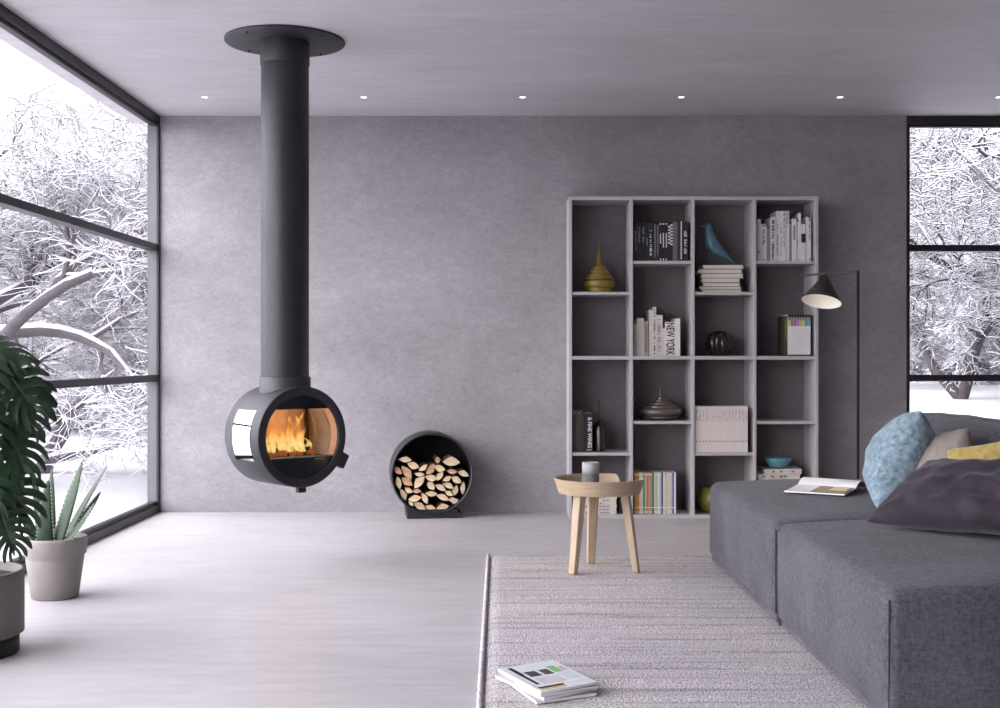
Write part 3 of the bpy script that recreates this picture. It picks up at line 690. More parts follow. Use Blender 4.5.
# twelve-volume set
g = 'matching cream volumes on the lower shelf'
for k in range(16):
    Y = 7.63; a = 695.3 + 52.6 * k / 16; b_ = 695.3 + 52.6 * (k + 1) / 16 - .25
    o = book('encyclopedia_volume', WX(a, Y), WX(b_, Y), Y, Z4, WZ(406.5, Y) - Z4, .2, (.68, .61, .57), 'cream volume of the long matching set filling the lower shelf', g, ('line', GI, .70, .93, None), k) if False else \
        book('encyclopedia_volume', WX(a, Y), WX(b_, Y), Y, Z4, WZ(406.5, Y) - Z4, .2, (.68, .61, .57), 'cream volume of the long matching set filling the lower shelf', g, ('text', M['pale_ink'], .70, .93), k)
    w = WX(b_, Y) - WX(a, Y); m = MB(); m.box((-w * .22, -.0006, .066), (w * .22, 0, .075)); m.obj('volume_mark', GI, o)
# slim books in the fourth column
g = 'slim books on the middle board under the floor lamp'
tops = [((.55,.50,.15),'yellow'),((.35,.18,.15),'dark red'),((.30,.12,.40),'purple'),((.42,.22,.50),'violet'),((.55,.45,.12),'ochre'),((.58,.48,.18),'pale gold'),((.08,.28,.32),'teal'),((.20,.36,.38),'grey teal')]
for k, (c_, nm) in enumerate(tops):
    Y = 7.64; a = 788.0 + 22.6 * k / 8; b_ = a + 22.6 / 8 - .15; H = WZ(314.5, Y) - ZM
    o = book('slim_book', WX(a, Y), WX(b_, Y), Y, ZM, H, .17, (.68, .66, .65), 'slim white book with a %s band and black head under the floor lamp' % nm, g, ('band', KI, .93, 1.0), k)
    w = WX(b_, Y) - WX(a, Y); m = MB(); m.box((-w/2, -.0006, H * .86), (w/2, 0, H * .93)); m.obj('grey_band', GI, o)
    m = MB(); m.box((-w/2, -.0006, H * .72), (w/2, 0, H * .86)); m.obj('colour_band', cmat(c_), o)
    m = MB(); m.box((-w/2, -.0006, 0), (w/2, 0, H * .03)); m.obj('foot_band', KI, o)
o = book('patterned_book', WX(784.3, 7.66), WX(787.3, 7.66), 7.65, ZM, WZ(316, 7.66) - ZM, .19, (.05, .05, .035), 'dark patterned book beside the slim white ones', g, ('check', M['olive']), 3)

def flat_book(name, xc, yc, z, w, d, t, col, label, group, rz=0, ink=None, seed=0):
    o = thing(name, label, 'book', (xc, yc, z), rz, group); c = .0018
    m = MB(); m.box((-w/2, -d/2, 0), (w/2, d/2, c)); m.box((-w/2, -d/2, t - c), (w/2, d/2, t)); m.box((-w/2, d/2 - c, c), (w/2, d/2, t - c)); m.obj('cover', cmat(col), o)
    B((-w/2 + .003, -d/2 + .003, c), (w/2 - .003, d/2 - c, t - c)).obj('pages', M['pages'], o)
    if ink:
        m = MB(); q = random.Random(seed)
        for j in range(7): 
            x = -w * .38 + j * w * .1
            if q.random() > .3: m.box((x, -d/2 - .0008, t * .3), (x + w * .07, -d/2 + .001, t * .7))
        m.obj('edge_print', ink, o)
    return o
# stack under the bird (fore edges towards the room)
g = 'books stacked flat under the blue bird'
heights = [(454-0, 0)]
Y = 7.70; zs = Z2; tk = [.0145, .013, .019, .0235, .022, .022, .022]; cxs = [721, 719.5, 720.5, 720, 721.5, 719, 722]; ws = [40, 42, 37, 38, 42, 44, 41]
ords = ['lowest book', 'second lowest book', 'third book from below', 'fourth book from below', 'fifth book from below', 'second topmost book', 'topmost book']
ccol = [(.05,.045,.04),(.40,.30,.2),(.06,.05,.045),(.03,.03,.03),(.45,.43,.40),(.02,.02,.02),(.03,.03,.032)]
zs = Z2
tot = WZ(265.0, Y) - Z2; sc_ = tot / sum(tk)
for k in range(7):
    t = tk[k] * sc_; flat_book('stacked_book', WX(cxs[k], Y), Y + .06, zs, ws[k] * Y / F, .19, t - .0006, ccol[k], ords[k] + ' of the flat stack under the blue bird', g, R(rnd.uniform(-2, 2))); zs += t
bird_z = zs
# stack behind the side table
g = 'white books stacked flat on the bottom board'
zs = Z5; on = ['lowest', 'second lowest', 'third from below', 'fourth from below', 'fifth from below', 'topmost']
for k in range(6):
    t = .0195; flat_book('white_flat_book', WX(598, 7.7), 7.74, zs, .225 + .004 * (k % 3), .19, t - .0006, (.58, .55, .54), on[k] + ' white book of the flat stack behind the side table', g, R(rnd.uniform(-1.5, 1.5)), GI, k); zs += t
m = MB(); m.box((-.012, 0, 0), (.012, .16, .135)); o = m.obj('black_book_box', M['black'], None, (WX(620.5, 7.7), 7.66, Z5), bevel=.002); tag(o, 'small black upright box file beside the white flat stack on the bottom board', 'box')
# stack with the turquoise bowl
g = 'books stacked flat under the turquoise bowl'
zs = Z5; Y = 7.66; top = WZ(469.0, Y); n = 9; t = (top - Z5) / n
on = ['lowest', 'second lowest', 'third', 'fourth', 'middle', 'sixth', 'seventh', 'second topmost', 'topmost']
for k in range(n):
    w = [.29,.29,.28,.29,.28,.285,.28,.275,.245][k]; xc = WX([779,779,780,779,780,779,780,779,783][k], Y)
    flat_book('coffee_table_book', xc, Y + .11, zs, w, .21, t - .0006, [(.5,.48,.46),(.3,.3,.32),(.55,.52,.5),(.2,.2,.2),(.5,.5,.5),(.45,.4,.4),(.5,.5,.52),(.55,.53,.55),(.58,.56,.58)][k], on[k] + ' book of the flat stack under the turquoise bowl', g, R(rnd.uniform(-1, 1)), GI, k); zs += t
m = MB(); m.lathe([(0.035, 0), (0.042, 0.003), (0.066, 0.022), (0.078, 0.045), (0.083, 0.066), (0.080, 0.066), (0.074, 0.046), (0.060, 0.024), (0.035, 0.008), (0, 0.007)], 48)
o = m.obj('bowl', M['turq'], None, (WX(778.5, 7.72), 7.73, zs)); tag(o, 'turquoise glazed bowl sitting on the flat book stack', 'bowl')

# --- vases and the bird
def lathe_thing(name, prof, mt, loc, label, cat, n=48, fn=None):
    m = MB(); m.lathe(prof, n)
    if fn: m.v = [fn(v) for v in m.v]
    o = m.obj(name, mt, None, loc); md = o.modifiers.new('e', 'EDGE_SPLIT'); md.split_angle = R(24)
    return tag(o, label, cat)
vy = 7.76; s = vy / F
pf = [(12, 0), (13.2, 1.5), (13.4, 4.5), (15.2, 6.5), (15.8, 9.5), (15.4, 11.5), (13.0, 12.3), (14.6, 13.6), (14.2, 15.6), (11.8, 16.6), (11.6, 18.4), (9.6, 19.6), (9.2, 22), (7.6, 23.0), (7.2, 25.5), (5.4, 27.0), (4.0, 28.6), (3.4, 31), (2.4, 34), (1.5, 39), (1.0, 45), (.6, 49.5), (0, 50)]
lathe_thing('spired_vase', [(r * s, z * s) for r, z in pf], M['mustard_vase'], (WX(599, vy), vy, Z2), 'ochre ceramic temple-shaped vase with a tall spire on the upper shelf', 'vase')
pf = [(9, 0), (14, .8), (17.5, 2.4), (17.6, 3.6), (16.2, 4.6), (19.8, 5.6), (21.4, 7.6), (21.5, 9.4), (20.4, 11.2), (17.6, 12.4), (16.0, 12.5), (15.6, 14.0), (13.4, 15.2), (11.2, 15.4), (10.8, 16.9), (9.2, 17.9), (7.4, 18.1), (7.0, 19.6), (5.8, 20.4), (4.4, 20.6), (4.2, 22.4), (3.0, 23.2), (2.2, 23.4), (2.4, 25.4), (1.3, 26.0), (.8, 30), (.5, 33), (0, 33.4)]
lathe_thing('spinning_top_vase', [(r * s, z * s) for r, z in pf], M['bronze_vase'], (WX(660.5, vy), vy, Z3), 'wide grey bronze vase shaped like a spinning top with a pointed lid', 'vase')
pf = [(11, 0), (12.6, 1.2), (12.8, 20), (11, 25), (6, 29), (2.6, 31.5), (1.6, 35), (1.3, 48), (1.9, 49.5), (1.0, 49.6)]
def sq(v):
    return Vector((v.x * .52, v.y * .9, v.z))
lathe_thing('bottle_vase', [(r * s, z * s) for r, z in pf], M['dark_glass'], (WX(599.2, 7.74), 7.74, Z4), 'black flat-shouldered bottle vase with a thin neck beside the dark books', 'vase', fn=sq)
vy = 7.78; s = vy / F
pf = [(4, 0), (8, 1), (11.5, 6), (13, 12), (12, 18), (9, 22.5), (5.5, 24.5), (4.2, 24), (6, 21), (4, 5), (0, 4)]
def rib(v):
    a = math.atan2(v.y, v.x); k = 1 + .10 * abs(math.cos(5 * a)) - .05; return Vector((v.x * k, v.y * k, v.z))
lathe_thing('ribbed_vase', [(r * s, z * s) for r, z in pf], M['dark_glass'], (WX(719, vy), vy, ZM), 'dark smoked glass vase with deep vertical ribs below the blue bird', 'vase', 80, rib)
vy = 7.76; s = vy / F
pf = [(7, 0), (11, 1.5), (15, 8), (16, 14), (14.5, 20), (11, 24.5), (9, 24.8), (12, 20), (13, 12), (8, 3), (0, 2.5)]
lathe_thing('olive_vase', [(r * s, z * s) for r, z in pf], M['olive'], (WX(713.5, vy), vy, Z5), 'rounded olive green vase partly hidden behind the far sofa module', 'vase')

bY = 7.74; s = bY / F
bird = thing('wooden_bird', 'blue lacquered wooden bird on wire legs, standing on the stacked books', 'bird figurine', (WX(712, bY), bY, bird_z))
# spine path (dx px, dz px above books), radius
path = [(23.9, 1.0, .4), (20.5, 4.2, 1.0), (15.5, 8.4, 2.2), (9.5, 12.4, 4.2), (4, 16.4, 6.2), (0.4, 21, 6.8), (-1.4, 26, 5.9), (-2.5, 31, 4.5), (-3.1, 35, 3.7), (-3.6, 38.4, 3.5), (-4.1, 40.6, 2.7), (-4.6, 42.0, .7)]
m = MB(); m.tube([(x * s, 0, z * s) for x, z, r in path], [r * s for x, z, r in path], 16)
m.v = [Vector((v.x, v.y * .78, v.z)) for v in m.v]; b_ = m.obj('body', M['bird'], bird); sd = b_.modifiers.new('s', 'SUBSURF'); sd.levels = sd.render_levels = 1
m = MB(); m.tube([(-4.5 * s, 0, 39.0 * s), (-8 * s, 0, 39.4 * s), (-11.4 * s, 0, 39.2 * s)], [2.3 * s, 1.4 * s, .3 * s], 8); m.obj('beak', M['bird'], bird)
m = MB(); 
for yy in (-.011, .011): m.lathe([(0, -.0012), (.0016, 0), (0, .0012)], 10, T=Matrix.Translation((-5.4 * s, yy * 1.1, 40.2 * s)) @ ROTX)
m.obj('eye', M['black'], bird)
for xx, yy in ((-1.5, -.012), (2.0, .012)):
    m = MB(); m.tube([(xx * s, yy, 14 * s), ((xx - 3.6) * s, yy * 1.4, .4 * s), ((xx - 6) * s, yy * 1.5, .3 * s)], .0011, 6); m.obj('leg', M['wire'], bird)

# ------------------------------------------------------------------ rug
RX0, RX1, RY0, RY1, RT = -0.066, 2.55, 1.9, 6.15, 0.016
rug = thing('rug', 'large flecked grey woven rug under the side table and sofa', 'rug', (0, 0, 0))
m = MB(); nx, ny = 90, 140; vs = []; fs = []
for j in range(ny + 1):
    for i in range(nx + 1):
        x = RX0 + .012 + (RX1 - RX0 - .012) * i / nx; y = RY0 + (RY1 - RY0) * j / ny
        z = RT - .002 + .0022 * noise.noise(Vector((x * 30, y * 30, 0))) + .0012 * math.sin(y * 240)
        if x > 0.95: z = min(z, RT)
        if i in (0, nx) or j in (0, ny): z = 0.001
        vs.append((x, y, z))
for j in range(ny):
    for i in range(nx): fs.append((j*(nx+1)+i, j*(nx+1)+i+1, (j+1)*(nx+1)+i+1, (j+1)*(nx+1)+i))
m.add(vs, fs, 0, True); m.obj('pile', M['rug'], rug)
m = MB(); k = 300; m.tube([(RX0 + .006 + .0012 * math.sin(i * 2.1), RY0 + (RY1 - RY0) * i / k, .0085 + .001 * math.sin(i * 1.7)) for i in range(k + 1)], [.0085 + .0012 * math.sin(i * 1.3) for i in range(k + 1)], 8)
m.obj('braided_edge', M['rug_edge'], rug)

# ------------------------------------------------------------------ side table
TX, TY = WX(599.3, 5.68), 5.68
tb = thing('side_table', 'small round three-legged oak side table with a raised tray rim', 'side table', (TX, TY, 0))
z0, z1, zi = 0.382, 0.451, 0.392
m = MB(); n = 96; rb, rt, th = 0.191, 0.2145, 0.011; vs = []; fs = []
def rimh(a):
    # a in degrees, 0 = +x, 90 = +y (towards the wall): a low gap at the wall side
    d = abs(((a - 36 + 180) % 360) - 180)
    return z1 if d > 25 else (zi + .006 if d < 15 else zi + .006 + (z1 - zi - .006) * (d - 15) / 10)
for i in range(n):
    a = 2 * PI * i / n; h = rimh(math.degrees(a)); rr = rb + (rt - rb) * (h - z0) / (z1 - z0); c, s_ = math.cos(a), math.sin(a)
    vs += [(rb * c, rb * s_, z0), (rr * c, rr * s_, h), ((rr - th) * c, (rr - th) * s_, h), ((rb - th) * c, (rb - th) * s_, z0)]
for i in range(n):
    k = (i + 1) % n
    for q in range(4): fs.append((4*i+q, 4*k+q, 4*k+(q+1) % 4, 4*i+(q+1) % 4))
m.add(vs, fs, 0, True); o = m.obj('tray_rim', M['oak_side'], tb); md = o.modifiers.new('e', 'EDGE_SPLIT'); md.split_angle = R(50)
m = MB(); m.lathe([(0, z0 + .001), (rb - th + .001, z0 + .001), (rb - th + .003, zi), (0, zi)], 72, cap=False); m.obj('tabletop', M['oak'], tb)
feet = [(573.1, 574.5, 5.574, -.02), (590.7, 563.7, 5.864, 0), (636.5, 572.6, 5.62, 0)]
for (px, py, Yf, _) in feet:
    fx, fy = WX(px, Yf) - TX, Yf - TY
    d = Vector((fx, fy, 0)).normalized(); top = d * 0.125; t = Vector((-d.y, d.x, 0)); bot = Vector((fx, fy, 0))
    vs = []
    for (c, zc, wr, wt_) in ((bot, RT + .001, .014, .0195), (top, z0 + .001, .020, .0255)):
        for (a, b_) in ((-1, -1), (1, -1), (1, 1), (-1, 1)): p = c + d * a * wr + t * b_ * wt_; vs.append((p.x, p.y, zc))
    m = MB(); m.add(vs, [(0,3,2,1), (4,5,6,7), (0,1,5,4), (1,2,6,5), (2,3,7,6), (3,0,4,7)]); m.obj('leg', M['oak'], tb, bevel=.005, segs=3)
ct = thing('candle_holder', 'two-tone grey concrete tealight cup on the oak side table', 'candle holder', (WX(590.6, 5.62), 5.62, zi + .0008))
m = MB(); m.lathe([(.036, 0), (.0385, .003), (.0395, .010), (.0395, .080)], 48); m.obj('cup_base', M['stone_bot'], ct)
m = MB(); m.lathe([(.0395, .080), (.0395, .137), (.036, .137), (.035, .095), (0, .094)], 48); m.obj('cup_top', M['stone_top'], ct)

# ------------------------------------------------------------------ sofa
def nz(p, s, a, seed=0): return a * noise.noise(Vector((p.x * s + seed, p.y * s, p.z * s)))
def seat_fn(hx, hy, hz, crown, seed):
    def fn(q):
        p = Vector(q); u = max(0, 1 - (q.x / hx) ** 2); v = max(0, 1 - (q.y / hy) ** 2); w = max(0, 1 - (q.z / hz) ** 2)
        if q.z > 0: p.z += crown * (u ** .45) * ((.8 if q.y > 0 else .35) + (.2 if q.y > 0 else .65) * v ** .5)
        p.x += math.copysign(.008, q.x) * (v ** .7) * w; p.y += math.copysign(.008, q.y) * (u ** .7) * w
        p += Vector((nz(q, 4, .005, seed), nz(q, 4, .005, seed + 9), nz(q, 5, .005, seed + 5)))
        return p
    return fn
def sofa_module(name, label, x0, x1, y0, y1, seed, bx, by0, by1, bh):
    s_ = thing(name, label, 'sofa', (0, 0, 0)); zb, zt_ = 0.052, 0.400
    hx, hy, hz = (x1 - x0) / 2, (y1 - y0) / 2, (zt_ - zb) / 2
    rbox(hx, hy, hz, .035, 16, 4, seat_fn(hx, hy, hz, .034, seed)).obj('seat', M['sofa'], s_, ((x0 + x1) / 2, (y0 + y1) / 2, (zb + zt_) / 2))
    # seams: vertical corners and top perimeter
    m = MB()
    e = .010
    for (x, y) in ((x0 + e, y0 + e), (x0 + e, y1 - e)): m.tube([(x, y, zb + .02), (x - .0005, y, (zb + zt_) / 2), (x, y, zt_ - .022)], .0035, 6)
    m.obj('seam', M['piping'], s_)
    # base band
    bb = MB(); bb.box((x0 + .012, y0 + .012, .034), (x1 - .01, y1 - .012, .058)); bb.obj('base_band', M['sofa'], s_, bevel=.008, segs=3)
    for (x, y) in ((x0 + .05, y0 + .05), (x0 + .05, y1 - .05), (x1 - .05, y0 + .05), (x1 - .05, y1 - .05)):
        m = MB(); m.lathe([(.018, RT), (.022, .036)], 16, T=Matrix.Translation((x, y, 0))); m.obj('foot', M['black'], s_)
    # backrest, leaning a little
    h0 = .36; bhx, bhy, bhz = (x1 - bx) / 2, (by1 - by0) / 2, (bh - h0) / 2
    def bf(q):
        p = Vector(q); u = max(0, 1 - (q.y / bhy) ** 2); w = max(0, 1 - (q.z / bhz) ** 2)
        p.x += (-.03 if q.x < 0 else .0) * (u ** .6) * (w ** .6); p.x += .045 * (q.z + bhz) / (2 * bhz) * (1 if q.x < 0 else .4)
        if q.z > 0: p.z += .014 * (u ** .5)
        return p + Vector((nz(q, 5, .008, seed + 3), nz(q, 5, .004, seed), nz(q, 4, .008, seed + 7)))
    rbox(bhx, bhy, bhz, .075, 12, 5, bf).obj('backrest', M['sofa'], s_, ((x1 + bx) / 2, (by0 + by1) / 2, (bh + h0) / 2))
    return s_
SX0 = 1.018
sofa_module('sofa_module', 'far slate grey sofa module with the open magazine on its seat', SX0 - .004, 2.16, 4.474, 5.86, 3, 1.80, 4.487, 5.84, .745)
sofa_module('sofa_module', 'near slate grey sofa module carrying the aubergine cushion', SX0, 2.20, 3.18, 4.438, 11, 1.755, 3.22, 4.44, .735)

# ------------------------------------------------------------------ cushions
def cushion(name, corners, thick, mt, label, seed=0, pinch=.07, chop=None, N=34, wr=.006, belly=.5):
    """corners: bl, br, tr, tl in world space"""
    bl, br, tr, tl = [Vector(c) for c in corners]; c0 = (bl + br + tr + tl) / 4
    n = ((br - bl) + (tr - tl)).cross((tl - bl) + (tr - br)).normalized()
    U = ((br - bl) + (tr - tl)) / 4; V = ((tl - bl) + (tr - br)) / 4
    vs = []; fs = []
    def P(u, v, side):
        a, b_ = (u + 1) / 2, (v + 1) / 2
        p = bl * (1-a)*(1-b_) + br * a*(1-b_) + tr * a*b_ + tl * (1-a)*b_
        p += -U * (u * pinch * (1 - v * v)) - V * (v * pinch * (1 - u * u))
        h = thick / 2 * ((1 - u*u) ** .42) * ((1 - v*v) ** .42)
        if chop:   # a karate-chop dent in the top edge
            k = math.exp(-((u - chop[0]) / .22) ** 2) * max(0, (v + .1)) ** 1.3
            p += -V * chop[1] * k; h *= (1 - .35 * k)
        e = ((1 - u*u) * (1 - v*v)) ** .3
        f = wr * e * (noise.noise(Vector((u * 2.2 + seed, v * 2.2, side))) * 1.6 + noise.noise(Vector((u * 6, v * 3 + seed, side * 3))) * .8)
        edge = max(abs(u), abs(v)) ** 4
        # radiating creases from the corners
        cr = sum(math.sin(10 * math.atan2(v - cv, u - cu) + seed) * math.exp(-2.2 * math.hypot(u - cu, v - cv)) for cu in (-1, 1) for cv in (-1, 1))
        f += wr * .7 * cr * e
        return p + n * (side * h + f)
    idx = {}
    ts = [math.sin(PI / 2 * (-1 + 2 * i / N)) for i in range(N + 1)]
    for side in (1, -1):
        for j in range(N + 1):
            for i in range(N + 1):
                if side == -1 and (i in (0, N) or j in (0, N)): idx[(side, i, j)] = idx[(1, i, j)]; continue
                idx[(side, i, j)] = len(vs); vs.append(P(ts[i], ts[j], side))
        for j in range(N):
            for i in range(N):
                q = [idx[(side, i, j)], idx[(side, i+1, j)], idx[(side, i+1, j+1)], idx[(side, i, j+1)]]
                fs.append(q if side == 1 else q[::-1])
    m = MB(); m.add([v - c0 for v in vs], fs, 0, True); o = m.obj(name, mt, None, c0)
    return tag(o, label, 'cushion', 'cushions on the sofa')
cushion('throw_pillow', [(1.395, 4.44, .455), (1.60, 4.98, .46), (1.715, 4.96, .75), (1.567, 4.50, .820)], .26, M['v_blue'], 'crushed blue velvet cushion leaning on the beige one, nearest the open magazine', 2, chop=(.05, .38), wr=.007)
cushion('throw_pillow', [(1.48, 4.42, .475), (1.74, 4.30, .485), (1.755, 4.52, .755), (1.63, 4.64, .715)], .13, M['v_beige'], 'plain beige linen cushion between the blue and mustard cushions', 5, wr=.005)
cushion('throw_pillow', [(1.58, 4.25, .495), (1.75, 4.03, .495), (1.80, 4.10, .755), (1.60, 4.33, .69)], .10, M['v_mustard'], 'mustard velvet cushion showing its top behind the aubergine cushion', 8, wr=.007)
cushion('throw_pillow', [(1.262, 4.15, .456), (1.64, 3.62, .488), (1.80, 3.80, .672), (1.51, 4.26, .650)], .17, M['v_purple'], 'large aubergine velvet cushion resting in front on the near seat', 11, pinch=.05, wr=.015)

# ------------------------------------------------------------------ magazines
def magazine(name, corners, z, t, label, cover, deco=None, group=None, cat='magazine'):
    """flat closed magazine from four ground points (counter-clockwise)"""
    c = Vector((sum(p[0] for p in corners) / 4, sum(p[1] for p in corners) / 4, z)); o = thing(name, label, cat, c, 0, group)
    P = [Vector((p[0] - c.x, p[1] - c.y, 0)) for p in corners]
    m = MB(); vs = [(p.x, p.y, 0) for p in P] + [(p.x, p.y, t) for p in P]
    m.add(vs, [(0,3,2,1), (0,1,5,4), (1,2,6,5), (2,3,7,6), (3,0,4,7), (4,5,6,7)]); m.obj('pages', M['paper'], o)
    def at(u, v, dz): p = P[0] * (1-u)*(1-v) + P[1] * u*(1-v) + P[2] * u*v + P[3] * (1-u)*v; return Vector((p.x, p.y, t + dz))
    m = MB(); a = [at(*q, .0) for q in ((0,0), (1,0), (1,1), (0,1))]; b_ = [at(*q, .0006) for q in ((0,0), (1,0), (1,1), (0,1))]
    m.add(a + b_, [(0,1,5,4), (1,2,6,5), (2,3,7,6), (3,0,4,7), (4,5,6,7)]); cv = m.obj('cover', cover, o)
    for (u0, v0, u1, v1, mt, nm) in (deco or []):
        m = MB(); m.quad(at(u0, v0, .0009), at(u1, v0, .0009), at(u1, v1, .0009), at(u0, v1, .0009)); m.obj(nm, mt, cv)
    return o
pal = cmat((.62, .66, .68), .3)
def g2(px, py, z=0.02): Y = F * (EYE - z) / (py - 356); return (WX(px, Y), Y)
g = 'magazines stacked on the rug'
c1, c2_, c3, c4 = g2(541, 692, .05), g2(597, 682, .05), g2(553, 660, .05), g2(498, 669, .05)
def shift(cs_, dx, dy, rz=0):
    cx, cy = sum(c[0] for c in cs_) / 4, sum(c[1] for c in cs_) / 4; co, si = math.cos(rz), math.sin(rz)
    return [(cx + (x - cx) * co - (y - cy) * si + dx, cy + (x - cx) * si + (y - cy) * co + dy) for x, y in cs_]
base = [c1, c2_, c3, c4]
zz = RT + .002
magazine('magazine', shift(base, .005, -.015, R(-6)), zz, .0075, 'lowest magazine of the pile on the rug', cmat((.25, .24, .24), .3), None, g); zz += .0085
magazine('magazine', shift(base, -.004, -.006, R(4)), zz, .0075, 'second magazine from the bottom of the pile on the rug', cmat((.55, .54, .52), .3), None, g); zz += .0085
magazine('magazine', shift(base, .008, .0, R(-3)), zz, .0065, 'magazine just under the topmost one of the pile on the rug', cmat((.10, .09, .09), .3), None, g); zz += .0075
magazine('magazine', base, zz, .0075, 'topmost magazine of the pile on the rug, pale cover with photo panels', pal,
         [(.04, .10, .97, .16, cmat((.60,.62,.62)), 'print_line'), (.03, .18, .10, .80, cmat((.55,.58,.6)), 'print_column'), (.12, .62, .20, .95, M['ink'], 'photo_strip'), (.12, .25, .18, .62, M['ink'], 'photo_strip'), (.24, .52, .44, .72, cmat((.05,.04,.04)), 'photo_panel'), (.50, .52, .66, .72, cmat((.07,.05,.06)), 'photo_panel'),
          (.24, .22, .66, .45, cmat((.52,.48,.5)), 'photo_panel'), (.06, .04, .50, .15, cmat((.55,.36,.16)), 'photo_panel'), (.70, .55, .84, .80, cmat((.20,.42,.18)), 'photo_panel'), (.70, .25, .92, .50, cmat((.52,.56,.6)), 'photo_panel'), (.86, .58, .95, .74, cmat((.6,.35,.42)), 'photo_panel')], g)
# open magazine on the far module
om = thing('open_magazine', 'open magazine with curling white pages lying on the far sofa module', 'magazine', (0, 0, 0))
def seat_z(x, y): 
    hx, hy = (2.16 - SX0) / 2, (5.86 - 4.474) / 2; u = max(0, 1 - ((x - (SX0 + 2.16) / 2) / hx) ** 2); v = max(0, 1 - ((y - 5.161) / hy) ** 2); return .400 + .034 * u ** .45 * ((.8 if y > 5.161 else .35) + (.2 if y > 5.161 else .65) * v ** .5)
A = Vector((WX(783, 5.24), 5.22)); Bv = Vector((WX(843, 5.06), 5.04)); Cc = Vector((WX(868, 5.3), 5.32)); D = Vector((WX(810, 5.52), 5.52))
def leafpage(p0, p1, p2, p3, lift, name, mt, t=.004, base_l=.004, N=14):
    m = MB(); vs = []; fs = []
    for j in range(N + 1):
        v = j / N
        for i in range(2):
            for k in (0, 1):
                q = (p0.lerp(p1, float(i))).lerp(p3.lerp(p2, float(i)), v); z = seat_z(q.x, q.y) + base_l + lift(v) + (t if k else 0) + .004; vs.append((q.x, q.y, z))
    for j in range(N):
        b = 4 * j; fs += [(b, b+4, b+6, b+2), (b+1, b+3, b+7, b+5), (b, b+1, b+5, b+4), (b+2, b+6, b+7, b+3)]
    fs += [(0, 2, 3, 1), (4*N, 4*N+1, 4*N+3, 4*N+2)]
    m.add(vs, fs, 0, True); o = m.obj(name, mt, om); md = o.modifiers.new('e', 'EDGE_SPLIT'); md.split_angle = R(40); return o
mid0 = A.lerp(D, .52); mid1 = Bv.lerp(Cc, .52)
leafpage(A, Bv, mid1, mid0, lambda v: .001 + .010 * v ** 2, 'page_block', M['paper'], .005)
pg = leafpage(mid0, mid1, Cc, D, lambda v: .011 * (1 - v) + .030 * math.sin(PI * min(1, v * 1.0)) ** .8, 'curled_pages', M['paper'], .004)
def onpage(u0, u1, v0, v1, mt, name):
    m = MB(); vs = []
    for (u, v) in ((u0, v0), (u1, v0), (u1, v1), (u0, v1)):
        q = (A.lerp(Bv, u)).lerp(mid0.lerp(mid1, u), v); vs.append((q.x, q.y, seat_z(q.x, q.y) + .0150 + .010 * v * v + (.0015 if name[0] == 'y' else 0)))
    m.add(vs, [(0,1,2,3)]); m.obj(name, mt, om)
onpage(.42, .99, .06, .93, cmat((.085, .06, .045), .35), 'dark_photo'); onpage(.66, .93, .42, .86, cmat((.60, .48, .22), .35), 'yellow_photo')
m = MB()
# printed block on the curled half
vs = []
for (u, v) in ((.66, .25), (.97, .25), (.97, .75), (.66, .75)):
    q = (mid0.lerp(mid1, u)).lerp(D.lerp(Cc, u), v); vs.append((q.x, q.y, seat_z(q.x, q.y) + .0126 + .011 * (1 - v) + .030 * math.sin(PI * v) ** .8 + .0035))
m.add(vs, [(0,1,2,3)]); m.obj('text_block', cmat((.30, .22, .24), .4), om)

# ------------------------------------------------------------------ floor lamp
LPY = 6.70; LPX = WX(858.0, LPY)
fl = thing('floor_lamp', 'slim black floor lamp with a cone shade on a thin square pole behind the sofa', 'floor lamp', (LPX, LPY, 0))
m = MB(); m.lathe([(.11, 0), (.115, .003), (.115, .022), (.11, .026), (0, .026)], 48); m.obj('base', M['black'], fl)
zt_ = WZ(271.5, LPY)
m = MB(); m.box((-.0065, -.0065, .026), (.0065, .0065, zt_ + .006)); m.obj('pole', M['black'], fl, bevel=.001)
dirv = Vector((WX(800.5, 7.03) - LPX, 7.03 - LPY, 0)); L = dirv.length; ang = math.atan2(dirv.y, dirv.x)
m = MB(); m.box((0, -.005, -.006), (L, .005, .006), 0, Matrix.Translation((0, 0, zt_)) @ Matrix.Rotation(ang, 4, 'Z')); m.obj('arm', M['black'], fl, bevel=.001)
f = .55; ap = dirv * f; Ya = LPY + ap.y; apex = Vector((ap.x, ap.y, zt_ - .004)); Rs = .112; Hs = .166
sh = bpy.data.objects.new('lamp_shade', None)
m = MB(); m.lathe([(.006, 0), (.012, -.006), (Rs, -Hs), (Rs - .001, -Hs - .001)], 64, cap=False); shd = m.obj('lamp_shade', M['black'], fl, apex)
shd.rotation_euler = (R(-15), R(13), 0)
m = MB(); m.lathe([(Rs - .0015, -Hs - .0008), (.012, -.012), (0, -.012)], 64, cap=False); m.obj('shade_lining', M['lamp_white'], shd)
m = MB(); m.lathe([(0, -.035), (.022, -.045), (.03, -.07), (.024, -.09), (0, -.098)], 32, cap=False); m.obj('bulb', M['bulb'], shd)
bpy.data.objects.remove(sh)
ll = bpy.data.lights.new('lamp', 'SPOT'); ll.energy = 14; ll.color = (1, .80, .52); ll.spot_size = R(120); ll.spot_blend = .8; ll.shadow_soft_size = .03
lo = bpy.data.objects.new('lamp_light', ll); C.objects.link(lo); lo.parent = shd; lo.location = (0, 0, -.115)

